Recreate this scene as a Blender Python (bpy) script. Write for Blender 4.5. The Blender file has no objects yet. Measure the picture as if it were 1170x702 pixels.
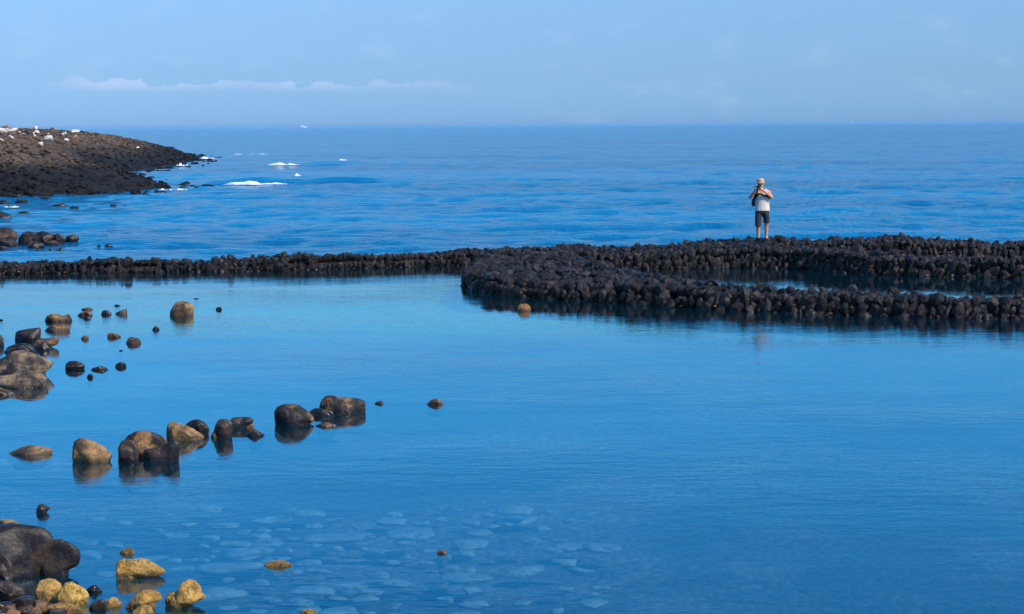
import bpy, bmesh, math, random
import numpy as np
from mathutils import Vector, Matrix, Euler

random.seed(7); RNG = np.random.RandomState(11)
scene = bpy.context.scene
COL = scene.collection
R = math.radians

# ------------------------------------------------------------------ camera
F_PX, CX, CY, HC = 2183.0, 585.0, 351.0, 4.0
cam_d = bpy.data.cameras.new('camera'); cam = bpy.data.objects.new('camera', cam_d); COL.objects.link(cam)
cam_d.sensor_width = 36.0; cam_d.lens = 36.0 * F_PX / 1170.0
cam_d.clip_start = 0.5; cam_d.clip_end = 60000
PITCH, ROLL = R(5.466), R(-0.38)
CM = Matrix.Rotation(R(90) - PITCH, 3, 'X') @ Matrix.Rotation(ROLL, 3, 'Z')
cam.matrix_world = Matrix.Translation((0, 0, HC)) @ CM.to_4x4()
scene.camera = cam

# ------------------------------------------------------------------ world / sky
SUN_EL, SUN_AZ = R(42), R(58)          # azimuth measured from straight behind the camera towards the right
w = bpy.data.worlds.new('World'); scene.world = w; w.use_nodes = True
nt = w.node_tree; nt.nodes.clear()
def N(nt, t, **kw):
    n = nt.nodes.new(t)
    for k, v in kw.items(): setattr(n, k, v)
    return n
def MATH(nt, op, a, b=None, c=None, clamp=False):
    n = nt.nodes.new('ShaderNodeMath'); n.operation = op; n.use_clamp = clamp
    for i, v in enumerate((a, b, c)):
        if v is None: continue
        if isinstance(v, (int, float)): n.inputs[i].default_value = v
        else: nt.links.new(v, n.inputs[i])
    return n.outputs[0]
sky = N(nt, 'ShaderNodeTexSky', sky_type='NISHITA', sun_disc=False)
sky.sun_elevation = SUN_EL; sky.sun_rotation = R(180) - SUN_AZ
sky.altitude = 0; sky.air_density = 1.0; sky.dust_density = 0.3; sky.ozone_density = 2.0
tc = N(nt, 'ShaderNodeTexCoord'); sp = N(nt, 'ShaderNodeSeparateXYZ'); nt.links.new(tc.outputs['Generated'], sp.inputs[0])
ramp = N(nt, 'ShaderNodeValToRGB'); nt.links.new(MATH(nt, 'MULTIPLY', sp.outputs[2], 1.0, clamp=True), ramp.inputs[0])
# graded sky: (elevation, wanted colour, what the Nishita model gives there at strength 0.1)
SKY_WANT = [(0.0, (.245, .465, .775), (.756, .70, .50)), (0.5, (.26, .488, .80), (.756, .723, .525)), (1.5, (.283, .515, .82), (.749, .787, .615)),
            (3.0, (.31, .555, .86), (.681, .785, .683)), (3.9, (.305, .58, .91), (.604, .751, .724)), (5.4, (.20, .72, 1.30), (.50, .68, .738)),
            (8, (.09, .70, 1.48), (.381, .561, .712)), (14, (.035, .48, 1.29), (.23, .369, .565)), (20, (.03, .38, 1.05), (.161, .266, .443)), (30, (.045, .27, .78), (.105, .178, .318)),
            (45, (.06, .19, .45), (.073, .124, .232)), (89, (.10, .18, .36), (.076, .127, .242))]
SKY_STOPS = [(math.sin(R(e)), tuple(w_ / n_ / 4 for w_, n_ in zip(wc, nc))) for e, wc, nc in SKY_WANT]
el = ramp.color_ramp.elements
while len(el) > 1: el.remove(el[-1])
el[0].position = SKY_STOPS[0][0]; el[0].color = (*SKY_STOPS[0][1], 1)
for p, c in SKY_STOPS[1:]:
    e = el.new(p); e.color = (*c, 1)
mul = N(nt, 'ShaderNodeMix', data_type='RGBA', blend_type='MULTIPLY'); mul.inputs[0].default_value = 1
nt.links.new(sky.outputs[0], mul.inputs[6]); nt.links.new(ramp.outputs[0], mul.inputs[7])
# thin far clouds just above the horizon
az = MATH(nt, 'ARCTAN2', sp.outputs[0], sp.outputs[1])
cmb = N(nt, 'ShaderNodeCombineXYZ')
nt.links.new(MATH(nt, 'MULTIPLY', az, 62.0), cmb.inputs[0]); nt.links.new(MATH(nt, 'MULTIPLY', sp.outputs[2], 110.0), cmb.inputs[1])
cn = N(nt, 'ShaderNodeTexNoise'); cn.inputs['Scale'].default_value = 1.0; cn.inputs['Detail'].default_value = 5; cn.inputs['Roughness'].default_value = 0.5
nt.links.new(cmb.outputs[0], cn.inputs['Vector'])
def sstep(nt, v, a, b):
    n = nt.nodes.new('ShaderNodeMapRange'); n.interpolation_type = 'SMOOTHSTEP'
    n.inputs[1].default_value = a; n.inputs[2].default_value = b
    if isinstance(v, (int, float)): n.inputs[0].default_value = v
    else: nt.links.new(v, n.inputs[0])
    return n.outputs[0]
def noise(nt, vec, scale, detail=4, rough=.55, loc=None):
    n = N(nt, 'ShaderNodeTexNoise'); n.inputs['Scale'].default_value = scale; n.inputs['Detail'].default_value = detail
    n.inputs['Roughness'].default_value = rough
    if vec is not None: nt.links.new(vec, n.inputs['Vector'])
    return n.outputs[0]
topedge = MATH(nt, 'ADD', 0.0105, MATH(nt, 'MULTIPLY', cn.outputs[0], 0.026))
above = sstep(nt, MATH(nt, 'SUBTRACT', topedge, sp.outputs[2]), 0.0, 0.0016)
below = sstep(nt, sp.outputs[2], 0.0165, 0.0222)
fade = MATH(nt, 'MULTIPLY', MATH(nt, 'MULTIPLY', sstep(nt, az, -0.245, -0.205), sstep(nt, noise(nt, cmb.outputs[0], .16, 1), .40, .60)), sstep(nt, MATH(nt, 'MULTIPLY', az, -1.0), -0.05, 0.16))
band = MATH(nt, 'MULTIPLY', MATH(nt, 'MULTIPLY', above, below), fade)
cn2 = N(nt, 'ShaderNodeTexNoise'); cn2.inputs['Scale'].default_value = 0.55; cn2.inputs['Detail'].default_value = 4
mp = N(nt, 'ShaderNodeMapping'); mp.inputs['Location'].default_value = (3.3, 8.1, 0); nt.links.new(cmb.outputs[0], mp.inputs[0]); nt.links.new(mp.outputs[0], cn2.inputs['Vector'])
wisp = MATH(nt, 'MULTIPLY', sstep(nt, cn2.outputs[0], 0.53, 0.75), 0.18)
cl = MATH(nt, 'ADD', MATH(nt, 'MULTIPLY', band, 0.65), wisp, clamp=True)
cl = MATH(nt, 'MULTIPLY', cl, sstep(nt, MATH(nt, 'MULTIPLY', sp.outputs[2], -1.0), -0.09, -0.05))
cm = N(nt, 'ShaderNodeMix', data_type='RGBA', blend_type='MIX')
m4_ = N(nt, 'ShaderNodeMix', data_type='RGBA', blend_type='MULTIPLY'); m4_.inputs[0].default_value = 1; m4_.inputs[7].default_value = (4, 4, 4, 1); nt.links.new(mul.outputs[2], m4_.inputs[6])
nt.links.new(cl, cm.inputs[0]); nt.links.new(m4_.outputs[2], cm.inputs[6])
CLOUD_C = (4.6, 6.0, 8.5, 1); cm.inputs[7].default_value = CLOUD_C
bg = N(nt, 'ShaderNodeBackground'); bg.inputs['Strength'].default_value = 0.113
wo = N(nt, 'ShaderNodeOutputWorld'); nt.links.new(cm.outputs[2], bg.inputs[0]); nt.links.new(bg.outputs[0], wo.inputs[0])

# ------------------------------------------------------------------ sun, exposure
sd = bpy.data.lights.new('sun', 'SUN'); so = bpy.data.objects.new('sun', sd); COL.objects.link(so)
sd.energy = 5.0; sd.angle = R(0.5); sd.color = (1.0, 0.92, 0.80)
SDIR = Vector((math.sin(SUN_AZ) * math.cos(SUN_EL), -math.cos(SUN_AZ) * math.cos(SUN_EL), math.sin(SUN_EL)))
so.rotation_euler = SDIR.to_track_quat('Z', 'Y').to_euler(); so.location = (10, -10, 30)
scene.view_settings.view_transform = 'Standard'; scene.view_settings.look = 'None'
scene.view_settings.exposure = 0.0; scene.view_settings.gamma = 1; scene.view_settings.use_curve_mapping = False
scene.render.resolution_x = 1024; scene.render.resolution_y = 614
scene.cycles.volume_bounces = 0; scene.cycles.max_bounces = 6; scene.cycles.transparent_max_bounces = 12

# ------------------------------------------------------------------ helpers
def ray(px, py):
    return CM @ Vector(((px - CX) / F_PX, -(py - CY) / F_PX, -1.0))
def at(px, py, z=0.0):
    d = ray(px, py); t = (z - HC) / d.z
    return Vector((d.x * t, d.y * t, z))
def at_y(px, py, Y):
    d = ray(px, py); t = Y / d.y
    return Vector((d.x * t, Y, HC + d.z * t))
def hor(px): return 146.0 - 0.00663 * px
def at_d(px, D):                        # ground point under picture column px at distance D
    return at(px, hor(px) + F_PX * HC / D)

def tag(o, label=None, cat=None, group=None, kind=None):
    if label: o['label'] = label
    if cat: o['category'] = cat
    if group: o['group'] = group
    if kind: o['kind'] = kind
    return o
def mesh_obj(name, V, Fc, mat, parent=None, smooth=True, tint=None, fsize=3):
    me = bpy.data.meshes.new(name)
    V = np.asarray(V, np.float32)
    if isinstance(Fc, np.ndarray):
        n, k = Fc.shape
        me.vertices.add(len(V)); me.vertices.foreach_set('co', V.ravel())
        me.loops.add(n * k); me.loops.foreach_set('vertex_index', Fc.astype(np.int32).ravel())
        me.polygons.add(n); me.polygons.foreach_set('loop_start', np.arange(0, n * k, k, dtype=np.int32))
        me.update(calc_edges=True)
    else:
        me.from_pydata([tuple(v) for v in V], [], Fc)
    me.polygons.foreach_set('use_smooth', [smooth] * len(me.polygons))
    if tint is not None:
        a = me.attributes.new('tint', 'FLOAT', 'POINT'); a.data.foreach_set('value', np.asarray(tint, np.float32))
    me.validate(); me.update()
    if mat: me.materials.append(mat)
    o = bpy.data.objects.new(name, me); COL.objects.link(o)
    if parent: o.parent = parent
    return o
def empty(name, loc=(0, 0, 0), rz=0):
    o = bpy.data.objects.new(name, None); COL.objects.link(o); o.location = loc; o.rotation_euler.z = rz
    o.empty_display_size = 0.2
    return o
_ico = {}
def ico(n):
    if n not in _ico:
        bm = bmesh.new(); bmesh.ops.create_icosphere(bm, subdivisions=n, radius=1)
        V = np.array([v.co[:] for v in bm.verts]); Fc = np.array([[v.index for v in f.verts] for f in bm.faces]); bm.free()
        V /= np.linalg.norm(V, axis=1)[:, None]; _ico[n] = (V, Fc)
    return _ico[n]
def sines(P, rng, freq, n=6):
    out = np.zeros(len(P))
    for _ in range(n):
        k = rng.normal(size=3) * freq; out += np.sin(P @ k + rng.uniform(0, 6.28))
    return out / n
def facet_r(D, rng, n=14, p=9, lo=.78, hi=1.08):
    nrm = rng.normal(size=(n, 3)); nrm /= np.linalg.norm(nrm, axis=1)[:, None]
    base = np.vstack([np.eye(3), -np.eye(3)]); nrm = np.vstack([nrm, base])
    c = np.concatenate([rng.uniform(lo, hi, n), np.full(6, 1.0)])
    s = (np.maximum(D @ nrm.T, 0) / c) ** p
    return s.sum(1) ** (-1.0 / p)

# ------------------------------------------------------------------ materials
def new_mat(name):
    m = bpy.data.materials.new(name); m.use_nodes = True; nt = m.node_tree; nt.nodes.clear()
    out = N(nt, 'ShaderNodeOutputMaterial'); return m, nt, out
def rgb(c): return (c[0], c[1], c[2], 1)
def mixc(nt, f, a, b, blend='MIX'):
    n = N(nt, 'ShaderNodeMix', data_type='RGBA', blend_type=blend)
    for i, v in ((0, f), (6, a), (7, b)):
        if isinstance(v, (int, float)): n.inputs[i].default_value = v
        elif isinstance(v, tuple): n.inputs[i].default_value = rgb(v)
        else: nt.links.new(v, n.inputs[i])
    return n.outputs[2]
def rock_mat(name, ca, cb, lo=.45, hi=.6, cc=None, sc=3.0, rough=.62, bump=.5, bscale=14, wet=True, tintv=False, speck=None, crack=.55):
    m, nt, out = new_mat(name)
    geo = N(nt, 'ShaderNodeNewGeometry'); P = geo.outputs['Position']
    big = sstep(nt, noise(nt, P, sc, 5), lo, hi)
    c = mixc(nt, big, ca, cb)
    if cc: c = mixc(nt, sstep(nt, noise(nt, P, sc * 2.7, 5, .65), .5, .66), c, cc)
    fine = noise(nt, P, bscale * 2.5, 6, .7)
    c = mixc(nt, .8, c, mixc(nt, fine, (.35, .35, .35), (1.5, 1.5, 1.5)), 'MULTIPLY')
    if speck: c = mixc(nt, sstep(nt, noise(nt, P, 60, 2, .5), .70, .74), c, speck)
    if tintv:
        at_ = N(nt, 'ShaderNodeAttribute', attribute_name='tint')
        # tint: 0..1 dark stones from black to warm grey, above 2 the small pale and orange ones
        tcol = N(nt, 'ShaderNodeValToRGB'); nt.links.new(MATH(nt, 'DIVIDE', at_.outputs['Fac'], 4.0), tcol.inputs[0])
        r_ = tcol.color_ramp; r_.interpolation = 'LINEAR'
        r_.elements[0].position = 0; r_.elements[0].color = (.30, .28, .29, 1)
        r_.elements[1].position = 1; r_.elements[1].color = (12, 9, 7, 1)
        for p_, c_ in ((.12, (1.0, .97, 1.0)), (.25, (1.6, 1.4, 1.35)), (.5, (8, 3.6, 1.4)), (.75, (10, 6.0, 3.4))):
            e = r_.elements.new(p_); e.color = (*c_, 1)
        c = mixc(nt, 1.0, c, tcol.outputs[0], 'MULTIPLY')
    b = N(nt, 'ShaderNodeBsdfPrincipled')
    rg = rough
    if wet:
        spz = N(nt, 'ShaderNodeSeparateXYZ'); nt.links.new(P, spz.inputs[0])
        wz = MATH(nt, 'ADD', spz.outputs[2], MATH(nt, 'MULTIPLY', noise(nt, P, 5, 3), -0.07))
        wetf = MATH(nt, 'SUBTRACT', 1.0, sstep(nt, wz, 0.0, 0.035))
        c = mixc(nt, MATH(nt, 'MULTIPLY', wetf, .48), c, (.012, .010, .009))
        rg = MATH(nt, 'SUBTRACT', rough, MATH(nt, 'MULTIPLY', wetf, .34))
    nt.links.new(c, b.inputs['Base Color'])
    if isinstance(rg, float): b.inputs['Roughness'].default_value = rg
    else: nt.links.new(rg, b.inputs['Roughness'])
    b.inputs['Specular IOR Level'].default_value = .35
    bp = N(nt, 'ShaderNodeBump'); bp.inputs['Strength'].default_value = bump; bp.inputs['Distance'].default_value = .03
    rdg = MATH(nt, 'ABSOLUTE', MATH(nt, 'SUBTRACT', noise(nt, P, bscale * .28, 6, .6), .5))
    crk = sstep(nt, rdg, 0.0, .035); c = c
    nt.links.new(MATH(nt, 'ADD', noise(nt, P, bscale, 8, .68), MATH(nt, 'MULTIPLY', crk, crack)), bp.inputs['Height']); nt.links.new(bp.outputs[0], b.inputs['Normal'])
    nt.links.new(b.outputs[0], out.inputs[0]); return m
M = {}
M['wall'] = rock_mat('basalt_wall_stone', (.0075, .0050, .0043), (.038, .0245, .019), sc=2.2, tintv=True, bscale=11, rough=.6, bump=.9)
M['dark'] = rock_mat('dark_basalt', (.014, .0092, .0072), (.048, .029, .019), sc=4, bscale=14, rough=.42, bump=.4, crack=.15)
M['brown'] = rock_mat('brown_rock', (.040, .024, .015), (.25, .125, .045), lo=.42, hi=.60, sc=5, cc=(.055, .036, .024))
M['two'] = rock_mat('ochre_and_black_rock', (.018, .013, .011), (.24, .115, .038), lo=.50, hi=.60, sc=4.2, cc=(.05, .04, .033))
M['umber'] = rock_mat('umber_rock', (.020, .013, .010), (.095, .048, .030), lo=.42, hi=.62, sc=3, cc=(.03, .02, .016))
M['ochre'] = rock_mat('ochre_rock', (.07, .042, .024), (.33, .175, .062), lo=.38, hi=.58, sc=4.5, cc=(.14, .085, .05), speck=(.4, .33, .25))
M['grey'] = rock_mat('weathered_grey_rock', (.030, .021, .015), (.27, .175, .10), lo=.42, hi=.62, sc=3.5, cc=(.03, .022, .017), speck=(.6, .55, .5))
M['tan'] = rock_mat('tan_rock', (.38, .19, .036), (.55, .31, .075), lo=.35, hi=.65, sc=6, cc=(.20, .115, .045), bscale=26, bump=.7)
M['gold'] = rock_mat('golden_rock', (.55, .29, .045), (.64, .40, .10), lo=.35, hi=.65, sc=9, cc=(.24, .13, .03), bscale=26, bump=.8)
M['orange'] = rock_mat('orange_rock', (.34, .15, .035), (.20, .09, .025), lo=.4, hi=.6, sc=9, bscale=26)
M['pale'] = rock_mat('pale_boulder', (.62, .56, .47), (.80, .76, .70), sc=1.5, cc=(.5, .36, .22), wet=False, bscale=4)
M['rust'] = rock_mat('rust_rock', (.30, .10, .03), (.22, .14, .08), sc=1.5, cc=(.10, .07, .05), wet=False, bscale=4)
M['sub'] = rock_mat('submerged_pale_stone', (.30, .21, .16), (.17, .125, .095), sc=3.5, lo=.35, hi=.65, cc=(.08, .06, .045), wet=False, bump=.3)

def plain(name, c, rough=.7, spec=.3, bump=0, bs=60, metal=0):
    m, nt, out = new_mat(name); b = N(nt, 'ShaderNodeBsdfPrincipled')
    tcn = N(nt, 'ShaderNodeTexCoord')
    n_ = noise(nt, tcn.outputs['Object'], bs, 5, .6)
    nt.links.new(mixc(nt, n_, tuple(x * .8 for x in c), tuple(min(1, x * 1.2) for x in c)), b.inputs['Base Color'])
    b.inputs['Roughness'].default_value = rough; b.inputs['Specular IOR Level'].default_value = spec; b.inputs['Metallic'].default_value = metal
    if bump:
        bp = N(nt, 'ShaderNodeBump'); bp.inputs['Strength'].default_value = bump; bp.inputs['Distance'].default_value = .01
        nt.links.new(n_, bp.inputs['Height']); nt.links.new(bp.outputs[0], b.inputs['Normal'])
    nt.links.new(b.outputs[0], out.inputs[0]); return m

# water -----------------------------------------------------------
def ripple_height(nt, P, layers):
    tot = None
    for (sx, sy, amp, det, rot) in layers:
        mpn = N(nt, 'ShaderNodeMapping'); mpn.inputs['Scale'].default_value = (sx, sy, 1); mpn.inputs['Rotation'].default_value = (0, 0, R(rot))
        nt.links.new(P, mpn.inputs[0])
        h = MATH(nt, 'MULTIPLY', noise(nt, mpn.outputs[0], 1.0, det, .5), amp)
        tot = h if tot is None else MATH(nt, 'ADD', tot, h)
    return tot
def bumpn(nt, h, strength=1.0, dist=1.0):
    bp = N(nt, 'ShaderNodeBump'); bp.inputs['Strength'].default_value = strength; bp.inputs['Distance'].default_value = dist
    nt.links.new(h, bp.inputs['Height']); return bp.outputs[0]
# open sea: opaque deep water
m, nt, out = new_mat('sea_water')
geo = N(nt, 'ShaderNodeNewGeometry'); P = geo.outputs['Position']
h = ripple_height(nt, P, [(.20, .50, .12, 3, 6), (1.5, 2.8, .38, 3, -8), (5.0, 7.0, .19, 4, 10)])
b = N(nt, 'ShaderNodeBsdfPrincipled'); b.inputs['IOR'].default_value = 1.33; b.inputs['Roughness'].default_value = .08; b.inputs['Specular IOR Level'].default_value = .22
patch = sstep(nt, ripple_height(nt, P, [(.012, .045, 1.0, 4, 3)]), .35, .65)
nt.links.new(mixc(nt, patch, (.0002, .095, .225), (.0003, .155, .33)), b.inputs['Base Color'])
nt.links.new(bumpn(nt, h, 1.0, 1.0), b.inputs['Normal'])
nt.links.new(b.outputs[0], out.inputs[0]); M['sea'] = m
# calm pool: clear water over the bed
m, nt, out = new_mat('pool_water')
geo = N(nt, 'ShaderNodeNewGeometry'); P = geo.outputs['Position']
calm = sstep(nt, ripple_height(nt, P, [(.10, .18, 1.0, 3, 10)]), .35, .62)
h = ripple_height(nt, P, [(.5, 1.2, .0026, 2, 5), (2.0, 4.5, .0022, 3, -6), (7.0, 15.0, .0011, 3, 9)])
h = MATH(nt, 'MULTIPLY', h, MATH(nt, 'ADD', .35, MATH(nt, 'MULTIPLY', calm, 2.3)))
nrm = bumpn(nt, h, 1.0, 1.0)
gl = N(nt, 'ShaderNodeBsdfGlossy'); gl.inputs['Roughness'].default_value = .012; nt.links.new(nrm, gl.inputs['Normal'])
tr = N(nt, 'ShaderNodeBsdfTransparent'); tr.inputs[0].default_value = (.50, .80, .92, 1)
df = N(nt, 'ShaderNodeBsdfDiffuse'); df.inputs[0].default_value = (.001, .15, .26, 1)
bd = N(nt, 'ShaderNodeMixShader'); bd.inputs[0].default_value = .07
nt.links.new(tr.outputs[0], bd.inputs[1]); nt.links.new(df.outputs[0], bd.inputs[2])
dt = N(nt, 'ShaderNodeVectorMath', operation='DOT_PRODUCT'); nt.links.new(geo.outputs['Incoming'], dt.inputs[0]); nt.links.new(nrm, dt.inputs[1])
om = MATH(nt, 'SUBTRACT', 1.0, MATH(nt, 'ABSOLUTE', dt.outputs['Value']), clamp=True)
frf = MATH(nt, 'ADD', .037, MATH(nt, 'MULTIPLY', .963, MATH(nt, 'POWER', om, 4.6)), clamp=True)
mx = N(nt, 'ShaderNodeMixShader'); nt.links.new(frf, mx.inputs[0]); nt.links.new(bd.outputs[0], mx.inputs[1]); nt.links.new(gl.outputs[0], mx.inputs[2])
nt.links.new(mx.outputs[0], out.inputs[0]); M['pool'] = m
# bed / shore ground
m, nt, out = new_mat('shore_ground')
geo = N(nt, 'ShaderNodeNewGeometry'); P = geo.outputs['Position']
b = N(nt, 'ShaderNodeBsdfPrincipled'); b.inputs['Roughness'].default_value = .8
v = N(nt, 'ShaderNodeTexVoronoi'); v.inputs['Scale'].default_value = 9; nt.links.new(P, v.inputs['Vector'])
c = mixc(nt, sstep(nt, noise(nt, P, .35, 4), .4, .62), (.045, .028, .020), (.13, .070, .050))
spb = N(nt, 'ShaderNodeSeparateXYZ'); nt.links.new(P, spb.inputs[0])
c = mixc(nt, sstep(nt, MATH(nt, 'ADD', spb.outputs[1], MATH(nt, 'MULTIPLY', noise(nt, P, .5, 3), 3.0)), 40.0, 44.0), c, (.26, .25, .05))
c = mixc(nt, sstep(nt, spb.outputs[2], -.25, -.12), c, (.06, .045, .035))
vs_ = N(nt, 'ShaderNodeSeparateXYZ'); nt.links.new(v.outputs['Color'], vs_.inputs[0]); c = mixc(nt, .8, c, mixc(nt, vs_.outputs[0], (.35, .33, .32), (1.6, 1.5, 1.4)), 'MULTIPLY')
nt.links.new(c, b.inputs['Base Color'])
bp = N(nt, 'ShaderNodeBump'); bp.inputs['Strength'].default_value = .8; bp.inputs['Distance'].default_value = .06; bp.invert = True
nt.links.new(v.outputs['Distance'], bp.inputs['Height']); nt.links.new(bp.outputs[0], b.inputs['Normal'])
nt.links.new(b.outputs[0], out.inputs[0]); M['bed'] = m
# foam
m, nt, out = new_mat('sea_foam'); b = N(nt, 'ShaderNodeBsdfPrincipled'); b.inputs['Base Color'].default_value = (.85, .87, .9, 1); b.inputs['Roughness'].default_value = .8
geo = N(nt, 'ShaderNodeNewGeometry'); nt.links.new(bumpn(nt, noise(nt, geo.outputs['Position'], 5, 6, .7), .7, .2), b.inputs['Normal'])
nt.links.new(b.outputs[0], out.inputs[0]); M['foam'] = m
# headland
m, nt, out = new_mat('headland_cobbles')
geo = N(nt, 'ShaderNodeNewGeometry'); P = geo.outputs['Position']; spz = N(nt, 'ShaderNodeSeparateXYZ'); nt.links.new(P, spz.inputs[0])
b = N(nt, 'ShaderNodeBsdfPrincipled'); b.inputs['Roughness'].default_value = .8; b.inputs['Specular IOR Level'].default_value = .2
hz = MATH(nt, 'ADD', spz.outputs[2], MATH(nt, 'MULTIPLY', noise(nt, P, .2, 4), 2.2))
c = mixc(nt, sstep(nt, hz, 2.1, 3.9), (.011, .009, .008), (.125, .082, .050))
c = mixc(nt, MATH(nt, 'MULTIPLY', sstep(nt, hz, 4.4, 5.3), sstep(nt, noise(nt, P, .35, 4), .45, .6)), c, (.20, .085, .05))
v = N(nt, 'ShaderNodeTexVoronoi'); v.inputs['Scale'].default_value = 2.6; nt.links.new(P, v.inputs['Vector'])
vh = N(nt, 'ShaderNodeSeparateXYZ'); nt.links.new(v.outputs['Color'], vh.inputs[0]); c = mixc(nt, .9, c, mixc(nt, vh.outputs[0], (.25, .25, .25), (1.9, 1.8, 1.7)), 'MULTIPLY')
c = mixc(nt, .8, c, mixc(nt, noise(nt, P, 3.0, 5, .75), (.1, .1, .1), (2.0, 2.0, 2.0)), 'MULTIPLY')
nt.links.new(c, b.inputs['Base Color'])
hh = MATH(nt, 'ADD', MATH(nt, 'MULTIPLY', v.outputs['Distance'], -.35), MATH(nt, 'MULTIPLY', noise(nt, P, 1.2, 6, .65), .5))
nt.links.new(bumpn(nt, hh, 1.0, 1.0), b.inputs['Normal'])
nt.links.new(b.outputs[0], out.inputs[0]); M['head'] = m

# ------------------------------------------------------------------ plan of the stone weir
def poly_d(pts): return [at_d(px, D) for px, D in pts]
def resample(pts, n):
    P = np.array([[p[0], p[1]] for p in pts]); s = np.concatenate([[0], np.cumsum(np.linalg.norm(np.diff(P, axis=0), axis=1))])
    # light smoothing through a dense Catmull-ish average
    t = np.linspace(0, s[-1], n); Q = np.stack([np.interp(t, s, P[:, 0]), np.interp(t, s, P[:, 1])], 1)
    for _ in range(6): Q[1:-1] = (Q[:-2] + 2 * Q[1:-1] + Q[2:]) / 4
    return Q
# (near edge at the water, far edge, crest height) per strip, given as (column, distance)
WALLS = {
 'A': dict(near=[(-700, 51.0), (-300, 51.3), (0, 52.0), (300, 52.6), (420, 53.4), (500, 54.0), (560, 54.4), (650, 54.4)],
           far=[(-700, 52.4), (-300, 52.6), (0, 53.2), (300, 53.8), (420, 54.6), (500, 55.2), (560, 55.8), (650, 56.2)],
           h=[.17, .18, .19, .22, .27, .25, .29, .40]),
 'M': dict(near=[(640, 52.6), (700, 52.4), (780, 52.4), (850, 52.5), (905, 52.2), (950, 51.0), (1000, 49.9), (1100, 48.9), (1170, 48.2), (1300, 47.2), (1600, 45.5)],
           far=[(640, 56.2), (700, 56.2), (780, 56.6), (850, 57.0), (905, 55.6), (950, 53.2), (1000, 51.5), (1100, 50.5), (1170, 49.8), (1300, 48.8), (1600, 47.0)],
           h=[.34, .33, .37, .43, .44, .41, .37, .37, .36, .36, .36]),
 'R': dict(near=[(880, 55.0), (930, 54.4), (1000, 54.2), (1100, 54.1), (1170, 54.0), (1300, 53.6), (1600, 52.5)],
           far=[(880, 57.3), (930, 57.3), (1000, 57.0), (1100, 56.3), (1170, 56.1), (1300, 55.6), (1600, 54.4)],
           h=[.46, .48, .49, .42, .38, .38, .38]),
 'F': dict(near=[(560, 54.2), (546, 51.3), (533, 48.6), (534, 46.8), (556, 45.1), (592, 44.2), (654, 43.1), (715, 42.4), (768, 41.5), (860, 40.4), (960, 39.5), (1060, 39.0), (1170, 38.5), (1300, 38.0), (1600, 37.0)],
           far=[(655, 54.0), (655, 53.2), (660, 52.4), (672, 51.2), (690, 49.8), (705, 48.6), (725, 47.0), (750, 45.4), (785, 43.9), (870, 42.0), (965, 41.0), (1065, 40.5), (1175, 40.0), (1305, 39.4), (1605, 38.3)],
           h=[.30, .30, .28, .27, .27, .27, .28, .28, .28, .275, .26, .25, .25, .25, .25]),
}
NS = 160
for k, wl in WALLS.items():
    # resample near edge by length, the far edge with the same fraction of control index
    idx = np.arange(len(wl['near']), dtype=float)
    Pn = np.array([p[:2] for p in poly_d(wl['near'])]); Pf = np.array([p[:2] for p in poly_d(wl['far'])])
    s = np.concatenate([[0], np.cumsum(np.linalg.norm(np.diff(Pn, axis=0), axis=1) + .3 * np.linalg.norm(np.diff(Pf, axis=0), axis=1))])
    t = np.linspace(0, s[-1], NS); f = np.interp(t, s, idx)
    def ii(A): return np.stack([np.interp(f, idx, A[:, 0]), np.interp(f, idx, A[:, 1])], 1)
    wl['N'], wl['Fr'] = ii(Pn), ii(Pf); wl['H'] = np.interp(f, idx, np.array(wl['h']))
    for key in ('N', 'Fr'):
        for _ in range(5): wl[key][1:-1] = (wl[key][:-2] + 2 * wl[key][1:-1] + wl[key][2:]) / 4

# outer edge of the whole weir = boundary between pool and sea, as a function of bearing
bnd = np.concatenate([(WALLS['A']['N'] + WALLS['A']['Fr'])[:140] / 2, (WALLS['M']['N'] * .3 + WALLS['M']['Fr'] * .7)[10:70], (WALLS['R']['N'] + WALLS['R']['Fr'])[30:] / 2])
bth = np.arctan2(bnd[:, 0], bnd[:, 1]); brr = np.hypot(bnd[:, 0], bnd[:, 1]); o_ = np.argsort(bth); bth, brr = bth[o_], brr[o_]
def r_wall(th): return np.interp(th, bth, brr)

# ------------------------------------------------------------------ ground sheet (bed of pool and sea, shore)
def sm(x): x = np.clip(x, 0, 1); return x * x * (3 - 2 * x)
def bed_z(X, Y):
    shoreY = 12.6 + 2.95 * sm((-2.6 - X) / 1.3)
    z = .24 * (shoreY - Y)
    z2 = .16 * (-.285 * Y - 2.5 - X) * (Y < 60)
    z = np.maximum(z, np.where((Y < 48), z2, -9))
    z = np.clip(z, -.46, 2.2)
    return z + .025 * np.sin(X * 2.1 + Y * .9) * np.cos(Y * 1.7 - X * .6)
def graded(a, b, step, far):
    c = list(np.arange(a, b + 1e-6, step)); s = step; x = b; r = []
    while x < far: s *= 1.35; x += s; r.append(x)
    s = step; x = a; l = []
    while x > -far: s *= 1.35; x -= s; l.append(x)
    return np.array(l[::-1] + c + r)
gx = graded(-22, 22, .22, 26000); gy = graded(-6, 62, .25, 26000)
XX, YY = np.meshgrid(gx, gy); ZZ = bed_z(XX, YY)
ZZ = np.where(np.hypot(XX, YY) > 75, np.where(YY > 58, -6.0, ZZ), ZZ)
ZZ = np.where((YY <= 58) & (YY > -300) & (np.abs(XX) > 300), np.minimum(ZZ, 2.2), ZZ)
def grid_faces(ny, nx):
    i = np.arange(ny * nx).reshape(ny, nx)
    return np.stack([i[:-1, :-1], i[:-1, 1:], i[1:, 1:], i[1:, :-1]], -1).reshape(-1, 4)
g = mesh_obj('ground', np.stack([XX, YY, ZZ], -1).reshape(-1, 3), grid_faces(*XX.shape), M['bed']); g['kind'] = 'structure'

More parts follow.
